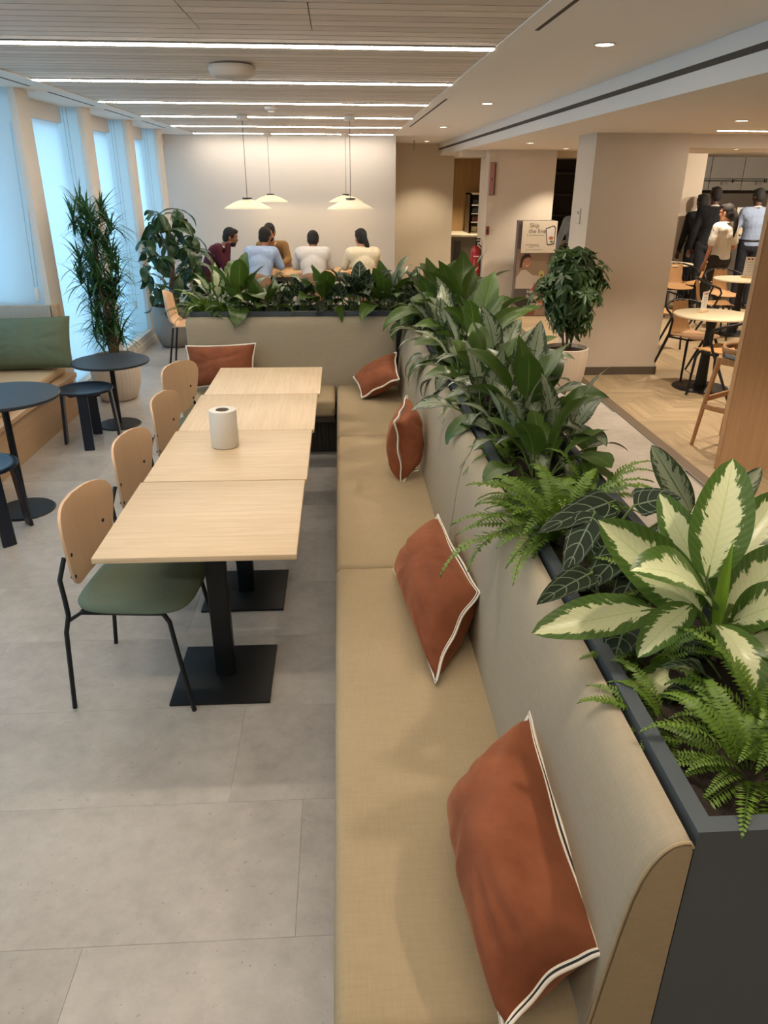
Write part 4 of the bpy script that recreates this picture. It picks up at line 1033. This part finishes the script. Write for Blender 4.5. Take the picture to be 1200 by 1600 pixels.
def seated(lean=.25, armsY=.22, reach=.34, yaw=0, pitch=10, hz=0, roll=0, **kw):
    hip = V((-.05, 0, .555)); ch = hip+V((lean*.9, 0, .425)); nk = ch+V((lean*.30+.02, 0, .115)); hd = nk+V((.075+lean*.2, 0, .115+hz))
    J = dict(hip=hip, chest=ch, neck=nk, head=hd, yaw=yaw, pitch=pitch,
             shR=ch+V((.02, -.175, .07)), shL=ch+V((.02, .175, .07)), elR=ch+V((.10, -.24, -.13)), elL=ch+V((.10, .24, -.13)),
             wrR=V((ch.x+reach, -armsY*.6, .82)), wrL=V((ch.x+reach, armsY*.6, .82)),
             knR=(.38, -.11, .50), knL=(.38, .11, .50), anR=(.34, -.11, .09), anL=(.34, .11, .09))
    J.update(kw); return J
def standing(H=1.7, yaw=0, pitch=8, **kw):
    k = H/1.72
    J = dict(hip=(0, 0, .93*k), chest=(0, 0, 1.32*k), neck=(.0, 0, 1.46*k), head=(.02, 0, 1.595*k), yaw=yaw, pitch=pitch,
             shR=(0, -.185, 1.395*k), shL=(0, .185, 1.395*k), elR=(-.03, -.25, 1.12*k), elL=(-.03, .25, 1.12*k), wrR=(.06, -.25, .88*k), wrL=(.06, .25, .88*k),
             knR=(.01, -.10, .50*k), knL=(.01, .10, .50*k), anR=(-.01, -.11, .09), anL=(-.01, .11, .09))
    J.update(kw); return J
BLUE = fabric('light_blue_shirt', '#9FB2D0', .85, 500, .05); WHITE = fabric('white_shirt', '#D6D0CC', .85, 500, .04); CREAM = fabric('cream_blouse', '#DDD0B4', .85, 500, .05)
MAROON = fabric('maroon_knit', '#4B2029', .95, 400, .12); TANJ = fabric('tan_jacket', '#8E6D45', .9, 400, .1); DARKT = fabric('dark_trousers', '#23242A', .9, 500, .1)
BLKJ = fabric('black_jacket', '#1B1C20', .85, 500, .1); SKYS = fabric('blue_grey_shirt', '#8694AE', .85, 500, .06); WTEE = fabric('white_tee', '#DDD6CB', .9, 500, .04); OLT = fabric('dark_olive_trousers', '#37332C', .9, 500, .1)
person('seated man in a light blue shirt with his back turned, leaning over the meeting table', (-1.10, 10.40, 0), rad(78), seated(.26, .25, .34, -10, 8, .01), SKIN2, BLUE, DARKT)
person('seated man in a white shirt with his back turned at the meeting table', (-.36, 10.40, 0), rad(90), seated(.20, .25, .36, 0, 26, -.03), SKIN2, WHITE, DARKT)
person('seated woman in a cream blouse with a long black ponytail at the meeting table', (.33, 10.40, 0), rad(98), seated(.16, .25, .36, 12, 12, 0, ponyy=-.09), SKIN, CREAM, DARKT, HAIR, 'pony', female=True)
person('seated man in a maroon sweater with hand at his mouth, seen in profile', (-1.90, 11.0, 0), rad(6), seated(.24, .2, .3, 0, 14, -.01, elR=(.30, -.22, .80), wrR=(.345, -.07, 1.10), elL=(.33, .24, .79), wrL=(.46, .02, .80)), SKIN2, MAROON, DARKT, beard=True, collar=WHITE, extra='sweater')
person('seated man in a tan jacket facing the camera across the meeting table', (-.99, 11.95, 0), rad(-92), seated(.34, .3, .34, -14, 20, .03), SKIN, TANJ, DARKT, HAIRB, beard=True, collar=WHITE, extra='jacket')
person('standing man in a black jacket at the servery, back turned', (5.93, 12.25, 0), rad(82), standing(1.88, 10, 0, elR=(.06, -.28, 1.20), wrR=(.24, -.12, 1.18)), SKIN3, BLKJ, DARKT, collar=WHITE, extra='jacket')
person('standing woman in a white tee and dark olive trousers with a ponytail', (5.72, 11.35, 0), rad(118), standing(1.64, 14, 4, elL=(.0, .27, 1.04), wrL=(.10, .20, .84), elR=(-.02, -.27, 1.04), wrR=(.14, -.14, .86), knL=(.10, .13, .48), ponyy=-.02), SKIN, WTEE, OLT, HAIRB, 'pony', sleeve='short', female=True)
person('standing man in blue grey shirt at the servery, cut by the oak screen', (6.66, 12.3, 0), rad(84), standing(1.86, 20, 12, elL=(.05, .29, 1.16), wrL=(.26, .20, 1.16), elR=(.05, -.29, 1.16), wrR=(.26, -.18, 1.16)), SKIN3, SKYS, DARKT, collar=WHITE)
person('dark haired person in a black jacket behind the queue, mostly hidden by the pillar', (5.98, 12.78, 0), rad(95), standing(1.76, 0, 0), SKIN3, BLKJ, DARKT)
person('person in a pale blue shirt half hidden between the two pillars', (3.95, 12.95, 0), rad(110), standing(1.66, 0, 10, elL=(.03, .27, 1.08), wrL=(.16, .22, .9)), SKIN2, BLUE, DARKT)

# ================================================================== PLANTS
def leaf_shape(t, kind):
    if kind == 'lance': return (math.sin(pi*min(1, t**.80))**.85)*(1-.25*t)
    if kind == 'oval': return math.sin(pi*t**.92)**.60*(1-.10*t)
    if kind == 'heart': return (min(1, t/.10)**.5)*max(0, 1-t**1.9)**.85*1.0
    if kind == 'strap': return min(1, t/.12)*(1-t)**.6
    return math.sin(pi*t)
def leaf_mesh(name, mat, L, Wd, pet, elev, droop, kind='lance', fold=.35, nu=10, nv=4, wave=.0, twist=0, thick=.0035, rr=random):
    """one leaf with its stalk, growing from the origin towards +x"""
    m = MB(); a = elev; p = V((0, 0, 0)); pts = [p.copy()]
    for k in range(5): p = p+V((cos(a), 0, sin(a)))*pet/5; pts.append(p.copy()); a -= droop*.06
    bl = [(p.copy(), a)]
    for k in range(nu): a -= droop*(.04+.16*(k/nu)); p = p+V((cos(a), 0, sin(a)))*L/nu; bl.append((p.copy(), a))
    ph = rr.uniform(0, 6)
    def fn(u, v):
        i = min(int(u*nu+1e-6), nu); c, an = bl[i]; w = leaf_shape(u, kind)*Wd*.5; q = 2*v-1
        nrm = V((-sin(an), 0, cos(an))); s = V((0, 1, 0))*cos(twist*u)+nrm*sin(twist*u); nn = nrm*cos(twist*u)-V((0, 1, 0))*sin(twist*u)
        return c+s*w*q+nn*(abs(q)*w*fold*(1-.6*u)+wave*w*sin(u*9+ph+q*1.5)*abs(q))
    m.grid(fn, nu, nv)
    if thick: m.tube(pts+[b[0] for b in bl[1:3]], [thick*1.2]*len(pts)+[thick*.7]*2, 5, 1)
    return m.mesh(name, [mat, STEM], 180)
_pool = {}
SPEC = {  # material, length, width, stalk, shape
    'plain': (LV['plain'], .27, .15, .15, 'lance'), 'silver': (LV['silver'], .25, .115, .13, 'lance'),
    'broad': (LV['plain'], .25, .15, .13, 'oval'), 'veined': (LV['veined'], .17, .125, .16, 'heart'), 'variegated': (LV['variegated'], .24, .105, .16, 'lance')}
def pool(kind):
    if kind in _pool: return _pool[kind]
    mt, L, Wd, pet, shp = SPEC[kind]; rr = random.Random(hash(kind) % 97 if False else sum(map(ord, kind))); out = []
    for k in range(8):
        f = k/7; el = rad(86-58*f)
        out.append(leaf_mesh('leaf', mt, L*rr.uniform(.9, 1.12), Wd*rr.uniform(.88, 1.12), pet*(1.25-.3*f), el, (.55+1.0*f)*rr.uniform(.8, 1.2), shp, rr.uniform(.2, .5), 10, 4, .12, rr.uniform(-.5, .5), rr=rr))
    _pool[kind] = out; return out
def rosette(name, lab, loc, kind, n, sc, seed, group=None, spread=.03, lo=0, hi=1.0):
    rr = random.Random(seed); t = thing(name, lab, 'plant', loc, 0, group); P = pool(kind); a = rr.uniform(0, 6)
    n = int(n*1.5)
    for i in range(n):
        f = lo+(hi-lo)*i/(n-1); a += 2.4+rr.uniform(-.3, .3); s = sc*rr.uniform(.82, 1.15)
        link('leaf', P[min(7, int(f*7.99))], t, (spread*cos(a), spread*sin(a), -.012), (rr.uniform(-.12, .12), rr.uniform(-.1, .1), a), (s,)*3)
    return t
# fern fronds
def frond_mesh(L, elev, droop, Wd, rr, n=24):
    m = MB(); a = elev; p = V((0, 0, 0)); pts = [p.copy()]; tz = []
    for k in range(n+4): p = p+V((cos(a), 0, sin(a)))*L/(n+4); a -= droop/(n+4)*(.5+1.2*k/n); pts.append(p.copy()); tz.append(a)
    m.tube(pts[::3]+[pts[-1]], .0016, 4, 1)
    for k in range(3, n+4):
        f = (k-3)/n; w = Wd*math.sin(pi*min(1, .12+.88*f))**.7*(1-.5*f)+.004; c = pts[k]; an = tz[k-1]
        T = V((cos(an), 0, sin(an))); N = V((-sin(an), 0, cos(an))); h = L/(n+4)*.50
        for s in (-1, 1):
            d = (V((0, s, 0))+T*.30+N*rr.uniform(-.30, .12)).normalized()
            q = [c-T*h*.4, c+d*w*.45-T*h, c+d*w, c+d*w*.5+T*h*.9, c+T*h*.4]
            m.add([x+N*.001*i for i, x in enumerate(q)], [(0, 1, 3, 4), (1, 2, 3)], 0, [(f, .5)]*5)
    return m.mesh('frond', [LV['fern'], STEM], 180)
_fr = []
rr = random.Random(5)
for k in range(7): _fr.append(frond_mesh(rr.uniform(.26, .36), rad(80-9*k), rr.uniform(1.0, 1.8), .036, rr))
def fern(lab, loc, n, sc, seed, amin=0, amax=2*pi, lo=0, group='ferns in the planters'):
    rr = random.Random(seed); t = thing('fern', lab, 'fern', loc, 0, group)
    for i in range(n):
        a = amin+(amax-amin)*((i*.618+rr.uniform(-.06, .06)) % 1); s = sc*rr.uniform(.7, 1.1)
        link('frond', _fr[lo+i % (7-lo)], t, (.02*cos(a), .02*sin(a), -.01), (rr.uniform(-.25, .25), 0, a), (s,)*3)
    return t

# ---- hand-placed leaves of the big near plant: real 3-D leaves between measured end points
def leaf_between(name, parent, B, T, Wd, nrm, bulge, mat, stalk=None, kind='lance', fold=.3, nu=14, nv=6, wave=.06, seed=0):
    rr = random.Random(seed); B, T = V(B), V(T); nrm = V(nrm).normalized(); mid = (B+T)/2+nrm*bulge; m = MB(); ph = rr.uniform(0, 6)
    o = parent.location if parent else V((0, 0, 0))
    def P(t): return B*(1-t)**2+mid*2*t*(1-t)+T*t*t
    def fn(u, v):
        c = P(u); tg = (P(min(1, u+.02))-P(max(0, u-.02))).normalized(); s = tg.cross(nrm).normalized(); nn = s.cross(tg)
        w = leaf_shape(u, kind)*Wd*.5; q = 2*v-1
        return c+s*w*q+nn*(abs(q)*w*fold+wave*w*sin(u*8+ph+q*2)*abs(q)) - o
    m.grid(fn, nu, nv)
    if stalk is not None:
        S = V(stalk); c = S.lerp(B, .6)+V((0, 0, .02)); q = [S*(1-t)**2+c*2*t*(1-t)+B*t*t-o for t in [k/6 for k in range(7)]]
        m.tube(q+[P(.12)-o], [.0065, .006, .0055, .005, .0045, .004, .0035, .002], 6, 1)
    return link(name, m.mesh(name, [mat, STEM], 180), parent)
Y0 = 1.42
base = at(1108, 1062, y=Y0); base.z = .90
vp = thing('variegated_plant', 'large aglaonema with cream and green leaves at the near end of the long planter', 'plant', base)
top = at(1120, 960, y=Y0)
tocam = V((-.35, -.75, .62))
VL = [  # base px, tip px, depth base, depth tip, width, normal, bulge
    ((1104, 905), (1146, 716), Y0+.02, Y0+.12, .118, (-.25, -.85, .35), .02),
    ((1112, 950), (984, 892), Y0, Y0-.14, .105, (-.1, -.45, .9), .115),
    ((1098, 960), (934, 812), Y0+.02, Y0+.02, .118, (-.3, -.75, .65), .035),
    ((1022, 952), (830, 990), Y0-.04, Y0-.14, .088, (-.1, -.55, .85), .02),
    ((1095, 1035), (945, 1118), Y0-.04, Y0-.20, .066, (-.15, -.45, .9), .05),
    ((1082, 945), (996, 1028), Y0-.05, Y0-.16, .068, (-.45, -.55, .7), .04),
    ((1118, 975), (1172, 1096), Y0-.05, Y0-.22, .088, (.1, -.55, .8), .07),
    ((1128, 965), (1250, 850), Y0+.0, Y0+.0, .115, (-.2, -.7, .7), .03),
    ((1140, 975), (1262, 940), Y0-.02, Y0-.12, .10, (-.1, -.5, .85), .06),
    ((1110, 930), (1030, 770), Y0+.04, Y0+.16, .085, (-.3, -.8, .5), .02),
    ((1125, 900), (1215, 770), Y0+.08, Y0+.22, .10, (-.2, -.8, .55), .02),
    ((1135, 1000), (1290, 1040), Y0-.05, Y0-.2, .10, (0, -.5, .85), .06),
]
for i, (b_, t_, yb, yt, w, n_, bl) in enumerate(VL):
    leaf_between('leaf', vp, at(*b_, y=yb), at(*t_, y=yt), w*1.22, n_, bl, LV['variegated'], base+V((.012*math.cos(i*2.1), .012*math.sin(i*2.1), 0)), 'oval', seed=i)
leaf_between('young_leaf', vp, at(1118, 990, y=Y0-.01), at(1146, 845, y=Y0-.02), .032, (-.6, -.7, .2), .012, plain('young_green', '#7FA23A', .4, var=.1), base, 'lance', .9)
MB().tube([(0, 0, -.03), (.004, 0, .06), (.012, 0, .13)], [.015, .012, .007], 8).build('stem', STEM, vp)
# plant with dark veined leaves
b2 = V((.70, 1.83, .895)); dv = thing('veined_plant', 'dark velvety plant with white leaf veins behind the cream leaves', 'plant', b2)
for i, (b_, t_, yb, yt, w) in enumerate((((962, 782), (840, 833), 1.86, 1.76, .105), ((930, 800), (880, 905), 1.80, 1.66, .10), ((925, 895), (838, 945), 1.62, 1.46, .085), ((985, 850), (915, 925), 1.75, 1.58, .11), ((990, 790), (1065, 778), 1.85, 1.85, .10), ((1000, 880), (960, 960), 1.7, 1.55, .10))):
    leaf_between('leaf', dv, at(*b_, y=yb), at(*t_, y=yt), w, (-.3, -.55, .8), .02, LV['veined'], b2, 'heart', .15, seed=i+20)
# dark silver leaf clump behind
b3 = V((.84, 1.95, .895)); ds = thing('aglaonema', 'dark silvery upright leaf clump between the first fern and the cream leaves', 'plant', b3)
for i, (b_, t_, yb, yt, w) in enumerate((((1080, 800), (1018, 695), 1.95, 2.0, .085), ((1110, 830), (1190, 730), 1.95, 2.05, .08), ((1150, 860), (1230, 790), 1.8, 1.85, .09), ((1060, 800), (985, 770), 1.95, 1.9, .06))):
    leaf_between('leaf', ds, at(*b_, y=yb), at(*t_, y=yt), w, (-.4, -.8, .4), .015, LV['silver'], b3, 'oval', .3, seed=i+40)
rosette('veined_plant', 'second dark veined plant low under the cream leaves at the near end', (.86, 1.24, .895), 'veined', 7, .62, 77, lo=.45)
fern('bright green fern spilling over the backrest beside the dark veined leaves', (.69, 2.10, .905), 30, 1.1, 3, lo=1)
fern('green fern drooping over the upholstery just beyond the veined leaves', (.66, 2.02, .905), 18, 1.15, 31, rad(110), rad(250), 1)
fern('small bright fern behind the dark silvery leaf clump', (.84, 2.28, .905), 16, .85, 13)
fern('bushy green fern at the very near end of the long planter', (.76, 1.02, .905), 34, .72, 4, lo=2)
fern('fern under the cream leaves on the right of the near planter end', (.86, 1.13, .905), 22, .8, 5, lo=1)
fern('fern reaching over the dark planter rim below the cream leaves', (.66, 1.15, .905), 14, .62, 6, rad(110), rad(260), 2)
fern('low dark fern filling the soil left of the cream leaves', (.70, 1.38, .905), 16, .62, 61, lo=1)
fern('low fern on the soil behind the cream leaves', (.84, 1.62, .905), 16, .75, 62, lo=1)
rosette('veined_plant', 'third dark veined plant on the soil behind the long cream leaf', (.74, 1.58, .895), 'veined', 6, .75, 78, lo=.3)
def W2(x, y): return (x, y, .905)
ORD = ['first', 'second', 'third', 'fourth', 'fifth', 'sixth', 'seventh', 'eighth', 'ninth', 'tenth', 'eleventh', 'twelfth', 'thirteenth']
cnt = {}
DESC = {'plain': ('peace_lily', 'glossy green long-leaved plant'), 'silver': ('aglaonema', 'silver streaked aglaonema'), 'broad': ('aspidistra', 'broad dark-leaved green plant'), 'veined': ('veined_plant', 'white veined dark plant'), 'variegated': ('variegated_plant', 'pale variegated aglaonema')}
side = [(.74, 2.54, 'broad', 10, .80), (.86, 2.74, 'silver', 9, .92), (.70, 2.84, 'silver', 10, .85), (.80, 3.06, 'plain', 11, .95), (.66, 3.24, 'silver', 8, .85), (.86, 3.36, 'silver', 11, .98),
        (.74, 3.62, 'plain', 11, .95), (.86, 3.92, 'silver', 12, 1.0), (.68, 4.02, 'silver', 10, .95), (.78, 4.30, 'plain', 12, 1.05), (.68, 4.62, 'silver', 11, 1.0), (.86, 4.62, 'plain', 11, 1.1),
        (.76, 4.96, 'silver', 12, 1.05), (.68, 5.26, 'silver', 10, .9), (.84, 5.30, 'plain', 13, 1.28), (.72, 5.62, 'broad', 10, 1.0), (.86, 5.70, 'plain', 12, 1.1)]
for i, (x, y, k, n, s) in enumerate(side):
    cnt[k] = cnt.get(k, 0)+1; nm, ds_ = DESC[k]
    rosette(nm, '%s in the side planter, %s from its near end' % (ds_, ORD[cnt[k]-1]), W2(x, y), k, n, s, 100+i, 'foliage plants in the side planter')
for i, (x, y, s, w) in enumerate(((.66, 2.72, .6, 'beside the middle of the long backrest'), (.64, 3.42, .62, 'spilling over the rim beyond the first aglaonemas'), (.64, 4.35, .62, 'over the rim far along the side planter'), (.64, 5.05, .6, 'over the rim near the corner'))):
    fern('small fern '+w, (x, y, .905), 14, s, 200+i, rad(60), rad(300), 2)
cnt = {}
rear = [(.78, 6.0, 'plain', 13, 1.1), (.55, 6.04, 'silver', 11, 1.0), (.36, 6.0, 'plain', 12, 1.05), (.16, 6.06, 'veined', 10, 1.15), (.05, 5.93, 'veined', 7, 1.05), (-.12, 6.04, 'plain', 12, 1.1), (-.32, 6.0, 'veined', 9, 1.1),
        (-.50, 6.06, 'silver', 9, .9), (-.62, 5.98, 'plain', 11, .95), (-.80, 6.04, 'broad', 11, 1.1), (-.98, 6.06, 'variegated', 8, .95), (.45, 5.93, 'silver', 8, .85), (.66, 5.92, 'silver', 10, .9)]
for i, (x, y, k, n, s) in enumerate(rear):
    cnt[k] = cnt.get(k, 0)+1; nm, ds_ = DESC[k]
    rosette(nm, '%s in the rear planter, %s from the corner' % (ds_, ORD[cnt[k]-1]), (x, y, .948), k, n, s*(.82 if -.75 < x < -.0 else .95), 300+i, 'foliage plants in the rear planter', .03, 0, .72)
fern('feathery fern hanging over the left end of the rear planter', (-1.08, 5.98, .948), 34, .95, 400, lo=1)
fern('feathery fern beside the left end fern of the rear planter', (-.90, 5.94, .948), 22, .8, 401, lo=1)

# ---- dracaena by the windows
t = thing('dracaena', 'tall bushy dracaena with thin strap leaves in the fluted pot by the windows', 'plant', (-2.14, 7.06, .40)); rr = random.Random(9)
strap = []
for k in range(5): strap.append((rr.uniform(.24, .36), rad(80-22*k*.8), rr.uniform(.8, 1.7)))
tufts = []
for z0, n_, r0 in ((.22, 4, .12), (.38, 4, .10), (.55, 4, .12), (.70, 5, .17), (.86, 5, .15), (1.02, 3, .10), (1.15, 4, .15), (1.28, 3, .10)):
    for k in range(n_):
        a = 6.283*k/n_+z0*7; tufts.append((r0*cos(a)-.03, r0*sin(a), z0+rr.uniform(-.04, .04)))
for i, (x, y, z) in enumerate(tufts):
    if i % 3 == 0: MB().tube([(x*.25, y*.25, -.02), (x*.5, y*.5, z*.5), (x, y, z)], [.014, .012, .009], 7).build('cane', BARK, t)
    m = MB()
    for j in range(50):
        a = rr.uniform(0, 6.28); L = rr.uniform(.18, .32); el = rr.uniform(-.25, 1.35); dr = rr.uniform(.3, 1.25); p = V((x, y, z+rr.uniform(-.07, .05))); w = .0085; pts = []
        D = V((cos(a), sin(a), 0)); S = V((-sin(a), cos(a), 0)); an = el
        for k in range(6): pts.append(p.copy()); p = p+(D*cos(an)+V((0, 0, sin(an))))*L/5; an -= dr/5
        if min(q.x for q in pts) < -.295: continue
        vs = []
        for k, q in enumerate(pts): ww = w*(min(1, (k+1)/2))*(1-(k/5)**2)+.0008; vs += [q-S*ww, q+S*ww]
        m.add(vs, [(2*k, 2*k+1, 2*k+3, 2*k+2) for k in range(5)], 0, [(k/5, .5) for k in range(6) for _ in (0, 1)])
    stuff(m.build('leaf_tuft', LV['dark'], t, 180))
t = thing('plant_pot', 'large cream fluted pot holding the dracaena', 'pot', (-2.15, 7.06, 0))
MB().lathe([(0, 0), (.155, 0), (.175, .02), (.215, .14), (.228, .26), (.222, .40), (.205, .415), (.205, .38), (0, .38)], 144, flute=.010, nf=36).build('shell', POTW, t, 60); MB().lathe([(0, .39), (.205, .385)], 24).build('soil', SOIL, t)
# ---- money tree
t = thing('money_tree', 'dark broad-leaved money tree in the grey pot by the far windows', 'plant', (-2.05, 9.55, .48)); rr = random.Random(21)
ml = [leaf_mesh('leaf', LV['gloss'], .27, .115, .03, rad(20-25*k), .9+.3*k, 'oval', .3, 8, 4, .1, rr=rr) for k in range(4)]
for k in range(4):
    a = 1.57*k+.4; MB().tube([(.02*cos(a), .02*sin(a), -.04), (.05*cos(a), .05*sin(a), .25), (.03*cos(a+2), .03*sin(a+2), .55), (.12*cos(a), .12*sin(a), .95)], [.018, .016, .014, .008], 7).build('stem', BARK, t)
for k in range(30):
    a = k*2.4; z = -.02+1.15*(k/29)**.9; r_ = .10+.25*math.sin(pi*min(1, .2+.75*k/29)); p = V((r_*cos(a), r_*sin(a), z))
    MB().tube([(p.x*.25, p.y*.25, z-.12), (p.x*.7, p.y*.7, z-.01), p], .004, 5).build('twig', STEM, t)
    for j in range(6):
        if p.x+.26*cos(a+j*1.05) < -.37: continue
        link('leaf', ml[(j+k) % 4], t, p, (rr.uniform(-.3, .3), rr.uniform(-.2, .4), a+j*1.05+rr.uniform(-.2, .2)), (rr.uniform(.75, 1.15),)*3)
t = thing('plant_pot', 'rounded matt grey pot holding the money tree', 'pot', (-2.10, 9.55, 0))
MB().lathe([(0, 0), (.15, 0), (.19, .03), (.235, .16), (.25, .32), (.245, .50), (.225, .505), (.225, .46), (0, .46)], 48).build('shell', POTG, t, 60); MB().lathe([(0, .47), (.225, .465)], 24).build('soil', SOIL, t)
# ---- schefflera
t = thing('schefflera', 'dense round-headed umbrella tree in the white fluted pot by the near pillar', 'plant', (2.26, 7.30, .40)); rr = random.Random(33)
wh = []
for k in range(6):
    m = MB(); nl = rr.randint(7, 9); dr = rr.uniform(.2, 1.3)
    for j in range(nl):
        a = j*2*pi/nl+rr.uniform(-.2, .2); L = rr.uniform(.075, .12); D = V((cos(a), sin(a), 0)); S = V((-sin(a), cos(a), 0)); pts = []
        d_ = dr*rr.uniform(.6, 1.4); tw = rr.uniform(-.5, .5)
        for q in range(5): f = q/4; pts.append(D*(.012+L*f*(1-.25*d_*f))+V((0, 0, -L*d_*f*(.35+.5*f))))
        vs = []
        for q, c in enumerate(pts): w = .0155*math.sin(pi*(.10+.84*q/4))**.8; S2 = S*cos(tw)+V((0, 0, sin(tw))); vs += [c-S2*w+V((0, 0, .004)), c, c+S2*w+V((0, 0, .004))]
        m.add(vs, [f for q in range(4) for f in ((3*q, 3*q+1, 3*q+4, 3*q+3), (3*q+1, 3*q+2, 3*q+5, 3*q+4))], 0, [(q/4, s) for q in range(5) for s in (.1, .5, .9)])
    m.tube([(0, 0, 0), (.004, 0, -.05), (.0, 0, -.11)], .002, 4, 1)
    wh.append(m.mesh('leaf', [LV['umbrella'], STEM], 180))
for k in range(296):
    u = rr.uniform(-.95, 1); a = rr.uniform(0, 6.283); s_ = math.sqrt(1-u*u); f = rr.uniform(.78, 1.08) if k % 4 else rr.uniform(.25, .8)
    z = .56+u*.40*f; r_ = (.30+.05*math.sin(3*a+u*4)+.03*math.sin(7*a))*s_**.8*f*(1.0 if u > -.2 else .72)
    d = V((s_*cos(a)*.8+rr.uniform(-.45, .45), s_*sin(a)*.8+rr.uniform(-.45, .45), u*.4+.75+rr.uniform(-.3, .3))).normalized()
    q = (V((0, 0, 1)).rotation_difference(d).to_matrix() @ Matrix.Rotation(rr.uniform(0, 6), 3, 'Z')).to_euler()
    link('leaf', wh[k % 6], t, (r_*cos(a), r_*sin(a), z), q, (rr.uniform(.75, 1.2),)*3)
for k in range(6):
    a = 1.05*k; MB().tube([(.03*cos(a), .03*sin(a), -.03), (.07*cos(a+.4), .07*sin(a+.4), .2), (.13*cos(a), .13*sin(a), .55)], [.012, .010, .006], 7).build('stem', BARK, t)
t = thing('plant_pot', 'white fluted pot holding the umbrella tree', 'pot', (2.26, 7.30, 0))
MB().lathe([(0, 0), (.15, 0), (.17, .02), (.20, .14), (.215, .28), (.218, .405), (.205, .412), (.20, .37), (0, .37)], 144, flute=.010, nf=36).build('shell', POTW, t, 60); MB().lathe([(0, .38), (.2, .375)], 24).build('soil', SOIL, t)
